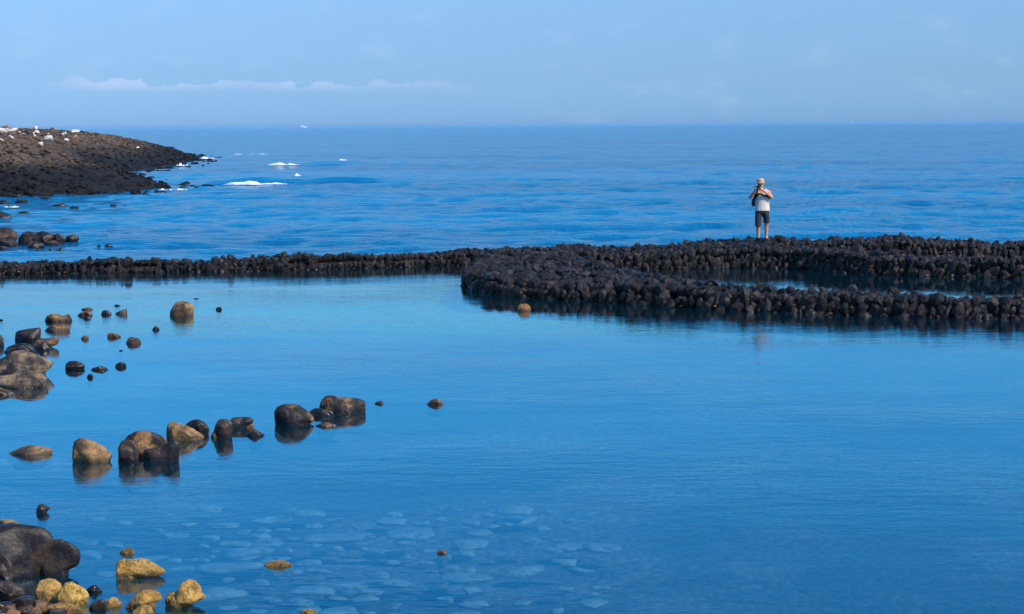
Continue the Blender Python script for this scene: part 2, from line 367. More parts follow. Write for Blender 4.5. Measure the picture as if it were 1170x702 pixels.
# ------------------------------------------------------------------ pool and sea surfaces
th = np.linspace(R(-62), R(62), 420)
rows = []
for k in np.linspace(0, 1, 60): rows.append(7 + (r_wall(th) - 7) * k)
rr = np.array(rows); TH = np.broadcast_to(th, rr.shape)
mesh_pool = mesh_obj('pool_water', np.stack([rr * np.sin(TH), rr * np.cos(TH), np.zeros_like(rr)], -1).reshape(-1, 3), grid_faces(*rr.shape), M['pool'])
mesh_pool['kind'] = 'structure'

FOAMS = [  # column, row, width px, height px of foam crests, swell strength
    (290, 209.5, 72, 6.5, .55), (324, 188.5, 37, 4.0, .6), (340, 201, 10, 4, .3), (237, 181, 17, 3.2, .3), (392, 184, 9, 2.5, .45)]
th2 = np.linspace(R(-62), R(62), 1100)
# denser columns inside the view
th2 = np.concatenate([np.linspace(R(-62), R(-17), 130)[:-1], np.linspace(R(-17), R(17), 900), np.linspace(R(17), R(62), 130)[1:]])
fr_ = [0.0]; x = 0.0; st = .16
rr_far = []
r = 0.0
offs = [0.0]
while offs[-1] < 24000:
    d = 54 + offs[-1]; offs.append(offs[-1] + max(.28, d * d / 14000.0 if d < 1500 else d * .12))
offs = np.array(offs)
rr = r_wall(th2)[None, :] + offs[:, None]; TH = np.broadcast_to(th2, rr.shape)
X = rr * np.sin(TH); Y = rr * np.cos(TH)
rs = np.random.RandomState(5); Z = np.zeros_like(X)
for i in range(46):
    lam = 1.3 * (14 / 1.3) ** (i / 45.0); ang = rs.normal(0, .65); kx, ky = math.sin(ang) * 6.283 / lam, math.cos(ang) * 6.283 / lam
    amp = .0050 * lam ** .50; dmax = lam * 260
    wgt = np.clip((dmax - rr) / dmax * 2, 0, 1)
    Z += amp * wgt * np.sin(kx * X + ky * Y + rs.uniform(0, 6.28))
# long low swells and the ones that break near the point
for i in range(4):
    lam = 30 + 18 * i; ang = rs.normal(.1, .2)
    Z += .018 * np.sin((math.sin(ang) * X + math.cos(ang) * Y) * 6.283 / lam + i) * np.clip((2500 - rr) / 2500, 0, 1) * np.clip((rr - 60) / 60, 0, 1)
for (px, py, wpx, hpx, sw) in FOAMS:
    c_ = at(px, py); wm = wpx * c_.y / F_PX
    Z += sw * .75 * np.exp(-((X - c_.x - wm * .9) / (wm * 1.7)) ** 2) * np.exp(-np.abs((Y - c_.y - 1.4) / 1.5) ** 1.6)
Z *= np.clip(offs / 1.5, 0, 1)[:, None]
Z += 0.0
sea = mesh_obj('sea', np.stack([X, Y, Z], -1).reshape(-1, 3), grid_faces(*rr.shape), M['sea']); sea['kind'] = 'structure'
SEA_X, SEA_Y, SEA_Z = X, Y, Z

# ------------------------------------------------------------------ weir stones
def build_wall(key, name, label, along, rowstep, seed, size, pick):
    wl = WALLS[key]; rng = np.random.RandomState(seed)
    Nn, Ff, H = wl['N'], wl['Fr'], wl['H']
    # core
    prof = [(.00, -.6, 0), (.10, -.02, 0), (.20, .70, 0), (.38, .86, 0), (.38, .86, 1), (.20, .70, 1), (.10, -.02, 1), (.00, -.6, 1)]
    V = []
    Wd = Ff - Nn; L = np.linalg.norm(Wd, axis=1); U = Wd / L[:, None]
    for j, (off, zf, side) in enumerate(prof):
        o = np.minimum(off, L * .4)
        base = Nn + U * o[:, None] if side == 0 else Ff - U * o[:, None]
        z = np.where(zf < 0, zf, H * zf)
        V.append(np.column_stack([base, z]))
    V = np.stack(V, 1); ns, k = V.shape[:2]
    idx = np.arange(ns * k).reshape(ns, k)
    Fq = np.stack([idx[:-1, :-1], idx[:-1, 1:], idx[1:, 1:], idx[1:, :-1]], -1).reshape(-1, 4)
    root = empty(name, (float(Nn[ns // 2, 0]), float(Nn[ns // 2, 1]), 0)); tag(root, label, 'stone wall')
    shift = np.array(root.location)
    core = mesh_obj('rubble_core', V.reshape(-1, 3) - shift, Fq, M['wall'], root, tint=np.full(ns * k, .1))
    # stones, laid by a jittered grid over near face, crest and far face
    arc = np.concatenate([[0], np.cumsum(np.linalg.norm(np.diff(Nn * .75 + Ff * .25, axis=0), axis=1))])
    S = []
    nrow_top = int(np.max(L) / rowstep)
    def P_at(s):
        i = np.interp(s, arc, np.arange(ns)); a = int(min(i, ns - 2)); f = i - a
        return Nn[a] * (1 - f) + Nn[a + 1] * f, Ff[a] * (1 - f) + Ff[a + 1] * f, H[a] * (1 - f) + H[a + 1] * f
    s = 0.0
    while s < arc[-1]:
        n_, f_, h_ = P_at(s); wv = f_ - n_; l_ = np.linalg.norm(wv); u = wv / l_; tdir = np.array([u[1], -u[0]])
        hh = h_ * (1 + .10 * math.sin(s * 1.3 + seed) + .06 * math.sin(s * 3.7))
        rows = []
        zz = -.10
        while zz < hh - .06: rows.append((.05 + .18 * max(zz, 0) / .4, zz, 'face')); zz += rowstep * 1.08
        o = .22
        while o < l_ - .22: rows.append((o, hh + (.03 * math.sin(o * 4 + s)), 'top')); o += rowstep * 1.15
        zz = hh - .15
        while zz > -.15: rows.append((l_ - .08 - .12 * max(zz, 0) / .4, zz, 'back')); zz -= rowstep * 1.6
        for (off, z, kind) in rows:
            js = rng.normal(0, along * .22); jo = rng.normal(0, .03)
            p = n_ + u * (off + jo) + tdir * js
            sz = size * rng.uniform(.70, 1.40) * (1.35 if rng.rand() < .05 else 1)
            elong = rng.uniform(1.4, 2.15) if kind != 'top' or off >= .5 else rng.uniform(1.2, 1.6)
            # long axis stands up and leans back into the wall on the faces, lies across it on the crest
            if kind == 'top': tiltx = rng.normal(28, 12) if off < .5 else rng.normal(66, 20)
            else: tiltx = rng.normal(12, 9)
            lean = rng.normal(8, 10)
            ya = math.atan2(u[1], u[0]) - math.pi / 2 + rng.normal(0, .35)
            sc = (sz * rng.uniform(.85, 1.2), sz * rng.uniform(.8, 1.1), sz * elong)
            rot = Euler((R(tiltx if kind != 'back' else -tiltx), R(lean), 0)).to_matrix()
            rot = Matrix.Rotation(ya, 3, 'Z') @ rot
            tv = float(np.clip(rng.beta(2, 3.2), 0, 1)) * .95
            S.append((p[0], p[1], z + rng.normal(0, .012), sc, rot, tv, kind, rng.randint(24)))
            if kind == 'face' and rng.rand() < .16 or kind == 'top' and rng.rand() < .02:
                sz2 = rng.uniform(.014, .032); pp = p - u * rng.uniform(.06, .13) + tdir * rng.uniform(-.1, .1)
                if kind == 'top': zt = z + sz * .8
                else: zt = max(.03, z + rng.uniform(-.08, .1))
                S.append((pp[0], pp[1], zt, (sz2 * 1.4, sz2, sz2), rot, rng.choice([2.0, 2.3, 3.0, 3.7], p=[.6, .3, .09, .01]), 'chip', rng.randint(24)))
        s += along * rng.uniform(.85, 1.15)
    # separate the ones that show largest as parts
    sc_ = []
    for i, q in enumerate(S):
        if q[6] in ('face', 'top') and 0 <= (q[0] / q[1] * F_PX + CX) <= 1170 and q[2] > .02:
            vis = max(q[3]) * (1.0 if q[6] == 'face' else .6) / q[1]
            sc_.append((vis, i))
    sc_.sort(reverse=True); chosen = set(i for _, i in sc_[:100])
    bV, bF = ico(2); bb = BASES
    VV, FF, TT = [], [], []; off = 0
    for i, (x_, y_, z_, sc, rot, tv, kind, bi) in enumerate(S):
        Rm = np.array(rot) @ np.diag(sc)
        if i in chosen:
            o = mesh_obj('stone', bb[bi] @ Rm.T, bF, M['wall'], root, smooth=False, tint=np.full(len(bV), tv))
            o.location = (x_ - shift[0], y_ - shift[1], z_)
            continue
        VV.append(bb[bi] @ Rm.T + np.array([x_, y_, z_]) - shift); FF.append(bF + off); TT.append(np.full(len(bV), tv)); off += len(bV)
    rest = mesh_obj('stones', np.concatenate(VV), np.concatenate(FF), M['wall'], root, smooth=False, tint=np.concatenate(TT)); rest['kind'] = 'stuff'
    return root
bV, bF = ico(2); BASES = []
for i in range(24):
    rg = np.random.RandomState(100 + i); r_ = facet_r(bV, rg, 8, 22, .52, 1.0) * (1 + .07 * sines(bV, rg, 3.0) + .04 * sines(bV, rg, 7.0)); BASES.append(bV * r_[:, None])
build_wall('A', 'stone_wall', 'long low black stone wall running left from the hooked weir towards the frame edge', .150, .15, 1, .080, None)
build_wall('M', 'stone_wall', 'broad black stone wall behind the narrow inner channel, with the photographer standing on its back edge', .160, .155, 2, .088, None)
build_wall('R', 'stone_wall', 'rearmost black stone wall at the right, against the open sea', .160, .155, 3, .086, None)
build_wall('F', 'stone_wall', 'nearest black stone wall, its rounded hooked end curving out into the calm pool', .185, .175, 4, .106, None)

# ------------------------------------------------------------------ loose rocks
def rock(label, spec, mat, name='rock', cat='rock', dp=.8, seed=0, group=None, sub=4, cut=1.0, z0=0.0, rough=.05, sink=.22):
    """spec: (x, y_base, w, h) in picture units or a list of outline points left to right, last item y_base"""
    rg = np.random.RandomState(seed * 13 + 5)
    if isinstance(spec, tuple):
        x, yb, w_, h_ = spec; sk = rg.uniform(-.25, .25); pts = []
        pw = rg.uniform(.8, 1.1)
        for a in np.linspace(math.pi, 0, 13):
            cx_ = math.cos(a); rr_ = 1 + .07 * math.sin(3 * a + seed) + .05 * math.sin(5 * a + seed * 2)
            pts.append((x + w_ / 2 * (cx_ + sk * math.sin(a) * .6), yb - h_ * abs(math.sin(a)) ** pw * rr_))
    else:
        pts, yb = spec[:-1], spec[-1]
    xs = [p[0] for p in pts]; w_px = max(xs) - min(xs); xc = (max(xs) + min(xs)) / 2
    D0 = at(xc, yb, z0).y; wm = w_px * D0 / F_PX; dep = wm * dp; Dc = D0 + dep * .42
    O = [at_y(px, py, Dc) for px, py in pts]
    ztop = max(p.z for p in O); X0 = sum(p.x for p in (O[0], O[-1])) / 2
    cz = z0 + (ztop - z0) * .25
    poly = [(p.x - X0, max(p.z, z0 + .0) - cz) for p in O]
    lx, rx = poly[0][0], poly[-1][0]
    poly = poly + [(rx * .97, z0 - cz - sink * .5), (rx * .5, z0 - cz - sink), (lx * .5, z0 - cz - sink), (lx * .97, z0 - cz - sink * .5)]
    V, Fc = ico(sub)
    phi = np.arctan2(V[:, 2], V[:, 0])
    ang = np.linspace(-math.pi, math.pi, 361); Rr = np.zeros(361)
    pl = np.array(poly); nx_ = np.roll(pl, -1, axis=0)
    for i, a in enumerate(ang):
        d = np.array([math.cos(a), math.sin(a)]); best = 0
        for p, q in zip(pl, nx_):
            e = q - p; den = d[0] * e[1] - d[1] * e[0]
            if abs(den) < 1e-12: continue
            t_ = (p[0] * e[1] - p[1] * e[0]) / den; u_ = (p[0] * d[1] - p[1] * d[0]) / den
            if t_ > 0 and -1e-6 <= u_ <= 1 + 1e-6: best = max(best, t_)
        Rr[i] = best
    for _ in range(2): Rr = (np.roll(Rr, 1) + 2 * Rr + np.roll(Rr, -1)) / 4; Rr[0] = Rr[-1] = (Rr[0] + Rr[-1]) / 2
    rad = np.interp(phi, ang, Rr)
    rho = np.hypot(V[:, 0], V[:, 2])
    q = 1.35                                     # fuller than an ellipsoid
    rho2 = rho ** .88
    fac = facet_r(V, rg, 18, 20, .70, 1.04); fac = 1 + (fac / fac.max() - 1) * cut
    edge = np.clip(1 - rho, 0, 1)
    k = 1 - (1 - fac) * np.clip(np.abs(V[:, 1]) * 2.2, .25, 1)   # keep the outline, carve the faces
    ns_ = 1 + rough * sines(V, rg, 3.2) * np.clip(edge * 3 + .25, 0, 1) + rough * .5 * sines(V, rg, 8.0, 8) + rough * .25 * sines(V, rg, 18.0, 8)
    Xn = np.cos(phi) * rho2 * rad * k * ns_; Zn = np.sin(phi) * rho2 * rad * k * ns_; Yn = np.sign(V[:, 1]) * np.abs(V[:, 1]) ** .9 * dep / 2 * k * ns_ * (1 + .15 * np.sin(V[:, 0] * 3 + seed))
    o = mesh_obj(name, np.stack([Xn, Yn, Zn + cz - z0], 1), Fc, M[mat]); o.location = (X0, Dc, z0)
    tag(o, label, cat, group); return o
RK = 'rocks in the calm pool'
rocks = [
 # upper left group
 ('flat ochre rock in the upper left pool, a small dark hump on its right end', [(50,366),(52,361),(58,358.5),(65,358.5),(72,361),(77,360),(79,358),(82,361),(84,366),368], 'brown', .7),
 ('thin brown flake just above a pair of small brown rocks', (100, 354.5, 16, 3), 'brown', .6),
 ('small brown rock between the flake and a tiny black stone', (97, 361.5, 19, 6), 'brown', .7),
 ('tiny black stone touching the front of a small brown rock', (99.5, 365, 9, 4), 'dark', .9),
 ('small round black stone standing beside the grey wedge stone', (121.5, 360, 13, 6), 'dark', .9),
 ('small wedge stone, grey on the left and black on its upright right end', [(131,358),(136,355.5),(141,354),(145,352.5),(146,356),(146,359),359.5], 'grey', .6),
 ('sliver of black stone above the grey wedge stone', (134, 350, 8, 2), 'dark', .5),
 ('largest ochre rock of the upper pool, black on its right side, alone in open water', [(193,357),(197,349),(201,344),(208,342.8),(214,344.5),(219,346.5),(223,350),(222,354),(222,359),361], 'ochre', .8),
 ('small black stone right of the lone ochre rock', (250, 354.5, 8, 4), 'dark', .9),
 ('sliver of black stone barely breaking the water behind the lone ochre rock', (224, 341.8, 7, 1.2), 'dark', .5),
 ('blocky black rock with a square right corner at the back of the left cluster', [(16,386),(16.5,380),(20,377),(27,376),(36,375),(46,374),(47,380),(47,390),391], 'dark', .8),
 ('ochre rock with a dark round right end, just below the flat ochre rock', [(50,377),(55,373.5),(62,371),(70,370),(78,370.5),(82,375),(80,379),379], 'brown', .7),
 ('dark brown rock with a black knob on its right side, in the left cluster', [(36,396),(40,390),(46,386),(54,386),(60,386),(63,383.5),(68,384),(70.5,389),(68,394),(60,397),398], 'brown', .7),
 ('small dark block with a white glint in front of the knobbed rock', (50, 401, 15, 10), 'dark', .8),
 ('round black boulder cut by the left frame edge behind the cluster', (-2, 396, 15, 14), 'dark', .9),
 ('long flat black rock behind the big weathered rock', [(2,402),(8,396),(16,393),(26,392),(36,393),(40,396),(44,401),404], 'dark', .8),
 ('big weathered grey-brown rock at the left frame edge, cracked and speckled, pointed to the right', [(-24,428),(-16,414),(-4,410),(6,405),(14,400),(26,398.5),(34,399.5),(44,403),(54,407),(64,411),(68,415),(64,420),(55,424),432], 'grey', .75),
 ('smooth rounded rock with a tan top leaning against the front of the big weathered rock', [(-14,438),(-8,430),(4,428),(18,426),(34,424),(48,425),(56,430),(59,436),(56,442),444], 'grey', .55),
 ('low reddish brown rock at the left frame edge in front of the weathered rock', (2, 452, 34, 9), 'brown', .7),
 ('rounded dark brown rock right of the big weathered rock', [(74,420),(75,416),(79,412.5),(86,412),(93,414),(98,418),(97,421),423], 'dark', .9),
 ('thin black ridge of rock between two small dark rocks', (114, 423.5, 22, 5), 'dark', .6),
 ('tiny black stone below the thin black ridge', (103, 432, 8, 5), 'dark', .9),
 ('small dark brown rock at the right end of a row of three', (138, 420, 14, 6.5), 'dark', .8),
 ('small black rock with a brown pointed right end in open water', [(122,385),(123,381),(127,380),(132,380.5),(139,384),386], 'brown', .6),
 ('small dark ochre rock lowest of the three in open water', (153, 393, 19, 8), 'brown', .8),
 ('tiny black stone farthest right of the small rocks in open water', (178, 377.5, 9, 4.5), 'dark', .8),
 ('tiny reddish brown stone between the ochre rock and the black pointed one', (97, 388, 10, 5), 'brown', .7),
 ('speck of black stone under the small dark ochre rock', (138, 401.3, 5, 1.3), 'dark', .5),
 ('speck of black stone at the left frame edge in the upper pool', (1, 366.5, 6, 2), 'dark', .5),
 # middle row
 ('low ochre brown rock with a dark right tip, leftmost of the middle row', [(7,520),(14,515),(25,510),(36,508),(46,509.5),(50,511),(57,510.5),(63,515),(60,519),521], 'ochre', .75),
 ('rounded rock with a brown and ochre front, second from left in the middle row', [(80,524),(80,510),(82,502),(88,498.5),(97,499),(110,503),(120,509),(128,517),(132,521),(128,525),530], 'ochre', .8),
 ('large dark arched rock of the middle row, ochre on its right shoulder', [(134,520),(134,508),(139,501),(144,495),(155,490),(163,489.5),(172,491),(182,494),(190,499),(196,504),(190,512),524], 'two', .8),
 ('dark wedge rock leaning in front of the arched rock, highest at its right end', [(161,520),(163,513),(175,512),(186,508),(195,503),(201,499.5),(206,503),(207,512),(207,524),528], 'dark', .45),
 ('upright dark rock pressed against the left front of the arched rock', [(134,524),(134,512),(138,503),(146,500),(154,502),(159,510),(160,524),529], 'dark', .7),
 ('long tan rock sloping down to the right in the middle row', [(188,492),(189,484),(193,480),(200,480.5),(210,484),(220,489),(230,495),(237,499),(234,502),504], 'ochre', .5),
 ('rounded dark brown rock behind the long tan rock', [(208,490),(213,482),(220,478.5),(227,478),(235,482),(241,490),(240,496),498], 'dark', .8),
 ('upright dark rock with a blunt top, beside a small orange stone', [(243,494),(246,484),(250,477.5),(256,476.5),(262,478),(267,482),(267,492),(266,499),501], 'dark', .8),
 ('small round orange stone at the foot of the upright dark rock', (246, 500.5, 12, 8), 'orange', .8),
 ('dark flat topped rock behind the upright rock', [(260,484),(264,478),(270,476),(280,475.5),(289,476.5),(291,481),(289,486),490], 'dark', .8),
 ('small orange stone at the right end of the flat topped rock', (284.5, 489, 13, 7), 'orange', .8),
 ('small black pyramid stone right of the middle row', [(281,496),(286,492),(291,489.5),(295,492),(303,496.5),499], 'dark', .8),
 ('big smooth dark boulder with a tan crown, left of the right hand pair', [(312,480),(312,469),(316,463),(324,460.5),(334,460),(343,462),(350,468),(358,475),(362,481),(356,485),487], 'two', .75),
 ('long dark rock with a tan right half, round at its left end', [(363,466),(365,456),(371,451.5),(378,450.5),(386,453),(398,454.5),(410,455.5),(418,458),(419,464),(419,470),473], 'two', .55),
 ('low dark rock joining the big boulder and the long rock', (368, 475.5, 34, 9), 'dark', .6),
 ('flat pinkish stone awash in front of the long rock', (372, 488, 28, 5), 'brown', .6),
 ('small brown stone right of the long tan and dark rock', (433, 462, 11, 4), 'brown', .8),
 ('lone low brown stone like a pyramid in the middle of the pool', [(487,461),(492,457),(498,454.5),(503,457),(507,459.5),463], 'brown', .8),
 ('tiny black stone alone above the big dark foreground boulder', [(41,582),(43,577),(48,575),(53,576.5),(58,581),(54,585),587], 'dark', .8),
 ('orange ball shaped stone at the foot of the hooked wall', (598.5, 355.5, 17, 9), 'orange', .9),
 # foreground
 ('tan stone top showing behind the big dark boulder at the left frame edge', (10, 600, 26, 7), 'tan', .7),
 ('big smooth dark boulder at the lower left, rounded back cut by the frame edge', [(-30,640),(-26,610),(-8,599),(10,597.5),(32,598),(50,600),(60,605),(65,613),(63,624),(58,640),(50,655),664], 'dark', .8),
 ('dark boulder jutting right from the big dark boulder, tan at its tip', [(36,650),(44,625),(58,614),(70,612),(84,618),(92,627),(95,636),(92,646),(80,652),660], 'dark', .7),
 ('upright greyish stone at the left frame edge under the big boulder', [(-16,664),(-14,640),(-4,630),(8,632),(15,644),(16,660),670], 'dark', .7),
 ('purplish dark slab below the big boulder at the left frame edge', [(-20,684),(-16,668),(-2,661),(14,664),(28,670),(33,679),(28,687),690], 'dark', .8),
 ('round yellow stone with a reddish foot beside the golden lumpy one', [(39,682),(39,672),(45,664),(54,660.5),(64,661),(71,666),(74,675),(70,684),687], 'tan', .9),
 ('bright golden lumpy stone, the shiniest in the lower left heap', [(62,688),(63,678),(70,672),(74,665),(82,663),(89,668),(98,672),(104,680),(103,689),693], 'gold', .9),
 ('flat tan stone lying in front of the golden lumpy one', [(42,699),(52,692),(66,689),(82,690),(94,695),(97,701),703], 'tan', .6),
 ('small black stone with a wet glint right of the golden stone', (108, 678, 20, 9), 'dark', .8),
 ('small tan stone just behind the two humped tan rock', (145.5, 633.5, 19, 8), 'tan', .8),
 ('tan rock with two humps sloping right, standing in the water at lower left', [(132,646),(134,639),(141,636.5),(151,638.5),(160,637.5),(170,639),(182,646),(194,653),(186,659),(160,661),663], 'tan', .7),
 ('tan rock with tall rounded head and low left shoulder, rightmost of the foreground heap', [(187,684),(192,678),(202,675),(207,666),(215,661.5),(224,663),(230,670),(232,677),(238,682),(228,687),(220,692),695], 'tan', .7),
 ('broad low tan rock left of the tall headed one', [(141,697),(146,688),(154,680),(164,673),(176,673),(185,677),(188,684),(180,688),698], 'tan', .7),
 ('tan stone cut by the bottom frame edge, in front of the broad low rock', [(146,706),(152,697),(164,690),(173,692),(176,700),(175,708),710], 'tan', .8),
 ('small flat tan stone between the dark pebble and the broad low rock', (128, 694, 26, 11), 'tan', .7),
 ('smooth blue-black pebble left of the small flat tan stone', (112, 698, 22, 13), 'dark', .8),
 ('long low tan stone awash by itself right of the foreground heap', [(300,646),(305,642),(314,640),(324,640.5),(333,644),(336,647),648], 'tan', .5),
 ('tiny orange stone tip above the submerged slabs', (505, 633, 12, 4.5), 'orange', .7),
 ('small tan stone at the bottom frame edge among pale submerged slabs', (352, 704, 24, 9), 'tan', .7),
]
for i, (lab, spec, mat, dp) in enumerate(rocks):
    big = isinstance(spec, list)
    rock(lab, spec, mat, dp=dp, seed=i + 3, sub=5 if (big and i > 50) else 4, group=RK if i < 50 else 'rocks at the near shore',
         rough=.07 if mat in ('tan', 'gold') else .05, cut=1.0)

# pebble heap in the lower left corner
rg = np.random.RandomState(77); k = 0
def bed_hit(px, py):
    d = ray(px, py); d = d / d.y; ys = np.linspace(10, 26, 1600); g_ = np.maximum(bed_z(d.x * ys, ys), -.16); zl = HC + d.z * ys
    i_ = int(np.argmax(zl < g_)); return float(d.x * ys[i_]), float(ys[i_]), float(g_[i_])
for i in range(120):
    px = rg.uniform(-30, 135); py = rg.uniform(678, 722)
    if px > 60 and py < 692 or px > 38 and py < 686: continue
    mat = rg.choice(['dark', 'brown', 'tan'], p=[.62, .22, .16]); wpx = rg.uniform(8, 24) * (1.5 if rg.rand() < .15 else 1)
    lab = {'dark': 'small dark pebble in the heap in the lower left corner', 'brown': 'small brown pebble in the heap in the lower left corner',
           'tan': 'small tan pebble in the heap in the lower left corner'}[mat]
    x_, y_, z_ = bed_hit(px, py); rp = wpx * y_ / F_PX / 2; V, Fc = ico(4 if wpx > 18 else 3); rgp = np.random.RandomState(2000 + i)
    r_ = facet_r(V, rgp, 10, 12, .75, 1.05) * (1 + .05 * sines(V, rgp, 3) + .03 * sines(V, rgp, 8, 8))
    o = mesh_obj('pebble', V * r_[:, None] * np.array([rp, rp * rgp.uniform(.7, 1.1), rp * rgp.uniform(.5, .8)]), Fc, M[mat])
    o.location = (x_, y_, z_ + rp * .6); o.rotation_euler = (rgp.normal(0, .3), rgp.normal(0, .3), rgp.uniform(0, 6.28))
    tag(o, lab, 'pebble', mat + ' pebbles in the corner heap')

# submerged pale slabs on the pool bed
rg = np.random.RandomState(31); n_sub = 0
def slab(px, py, wpx, seed, z):
    rg2 = np.random.RandomState(seed); V, Fc = ico(3)
    r_ = facet_r(V, rg2, 10, 8, .7, 1.05) * (1 + .05 * sines(V, rg2, 3.0))
    p = at(px, py, z); sx = wpx * p.y / F_PX / 2; sx *= rg2.choice([.6, 1.0, 1.35], p=[.3, .45, .25]); sy = sx * rg2.uniform(.45, .95)
    P_ = V * r_[:, None] * np.array([sx * 1.15, sy, .02 + sx * .10])
    a = rg2.normal(0, .35); c_, s_ = math.cos(a), math.sin(a); P_ = P_ * (1 + .24 * sines(V, rg2, 3.0) + .10 * sines(V, rg2, 7.0))[:, None]; P_ = np.stack([P_[:, 0] * c_ - P_[:, 1] * s_, P_[:, 0] * s_ + P_[:, 1] * c_, P_[:, 2]], 1)
    o = mesh_obj('submerged_stone', P_, Fc, M['sub']); o.location = (p.x, p.y, z - .03)
    tag(o, 'pale flat stone lying under the clear water of the foreground pool', 'stone', 'submerged stones in the foreground'); return o
placed = []
for i in range(1200):
    # density follows the photograph: a fan from lower left to the middle, nothing at far right
    px = rg.uniform(60, 690); py = rg.uniform(575, 712)
    dens = math.exp(-((px - (330 + (py - 640) * -.6)) / 260) ** 2) * (.35 + .65 * sm(np.array((py - 575) / 60.)))
    if px < 240 and py > 655: continue
    if rg.rand() > dens: continue
    wpx = rg.uniform(16, 52) * (.7 + .5 * (py - 575) / 130)
    if any(abs(px - q[0]) < (wpx + q[2]) * .40 and abs(py - q[1]) < (wpx + q[2]) * .125 for q in placed): continue
    placed.append((px, py, wpx)); n_sub += 1
    if n_sub > 120: break
for i, (px, py, wpx) in enumerate(placed): slab(px, py, wpx, 900 + i, -.16 - .20 * random.random())

# ------------------------------------------------------------------ headland
shore_px = [(-420, 228), (-200, 226), (0, 224), (60, 223), (100, 222), (140, 218.5), (172, 217), (192, 214.5), (172, 210.5), (140, 206.5), (118, 201.5), (135, 197.5), (160, 195), (188, 191.5), (212, 187), (226, 181), (212, 178)]
SH = [at(px, py) for px, py in shore_px]; SH = [(p.x, p.y) for p in SH] + [(-62, 330), (-120, 360), (-260, 340), (-260, 60), (-60, 60)]
SH = SH[:-1] + [(-150, 70)]
sh = np.array(SH); shn = np.roll(sh, -1, axis=0)
def signed(X, Y):
    P_ = np.stack([X.ravel(), Y.ravel()], 1); d = np.full(len(P_), 1e9); ins = np.zeros(len(P_), bool)
    for a, b_ in zip(sh, shn):
        e = b_ - a; t = np.clip(((P_ - a) @ e) / (e @ e), 0, 1); d = np.minimum(d, np.linalg.norm(P_ - a - t[:, None] * e, axis=1))
        cnd = (a[1] > P_[:, 1]) != (b_[1] > P_[:, 1])
        with np.errstate(divide='ignore', invalid='ignore'):
            xi = (b_[0] - a[0]) * (P_[:, 1] - a[1]) / (b_[1] - a[1]) + a[0]
        ins ^= cnd & (P_[:, 0] < xi)
    return np.where(ins, d, -d).reshape(X.shape)
hx = np.arange(-200, -15, .55); hy = np.arange(88, 350, .9)
HX, HY = np.meshgrid(hx, hy); dd = signed(HX, HY)
def bumpy(X, Y, rs, f, n=8):
    o = np.zeros_like(X)
    for _ in range(n):
        a = rs.uniform(0, 6.28); k_ = f * rs.uniform(.6, 1.6); o += np.sin(X * math.cos(a) * k_ + Y * math.sin(a) * k_ + rs.uniform(0, 6.28))
    return o / n
def head_z(X, Y, dd):
    rs = np.random.RandomState(3); base = 4.05 * (1 - np.exp(-np.maximum(dd, 0) / 9.0)); base = np.where(dd < 0, dd * .35, base)
    n1 = bumpy(X, Y, rs, .25); n2 = bumpy(X, Y, rs, 1.1, 10); n3 = bumpy(X, Y, rs, 2.8, 12)
    amp = np.clip((dd + 3) / 6, .15, 1)
    return base + (n1 * .25 + n2 * .13 + n3 * .10) * amp
HZ = head_z(HX, HY, dd)
hl = mesh_obj('headland', np.stack([HX, HY, np.maximum(HZ, -2.5)], -1).reshape(-1, 3), grid_faces(*HX.shape), M['head'], smooth=False); hl['kind'] = 'structure'
# boulders strewn over it: nobody could count them
VV, FF = [], []; off = 0; rg = np.random.RandomState(9); iV, iF = ico(1); iV2, iF2 = ico(2)
cand_x = rg.uniform(-90, -20, 26000); cand_y = 96 + 190 * rg.rand(26000) ** 1.5
sd_ = signed(cand_x, cand_y); hz_ = head_z(cand_x, cand_y, sd_); nb = 0
for x_, y_, d_, z_ in zip(cand_x, cand_y, sd_, hz_):
    if d_ < -3.2 or x_ / y_ < -.33: continue
    if d_ < -1.2 and rg.rand() < .6: continue
    if d_ < 0 and rg.rand() < .55: continue
    s_ = rg.uniform(.07, .16) * (1.6 if rg.rand() < .10 else 1); bi = BASES[rg.randint(24)]
    z_ = max(z_, -.1)
    if d_ < .8: s_ *= 1.5
    VV.append(bi[:, [0, 2, 1]] * np.array([s_ * rg.uniform(1, 1.5), s_, s_ * .8]) + np.array([x_, y_, z_ + s_ * .2])); FF.append(iF2 + off); off += len(iV2); nb += 1
    if nb > 6000: break
o = mesh_obj('cobbles', np.concatenate(VV), np.concatenate(FF), M['head'], smooth=True); o['kind'] = 'stuff'
tag(o, 'dark cobbles strewn over the headland', 'cobbles')
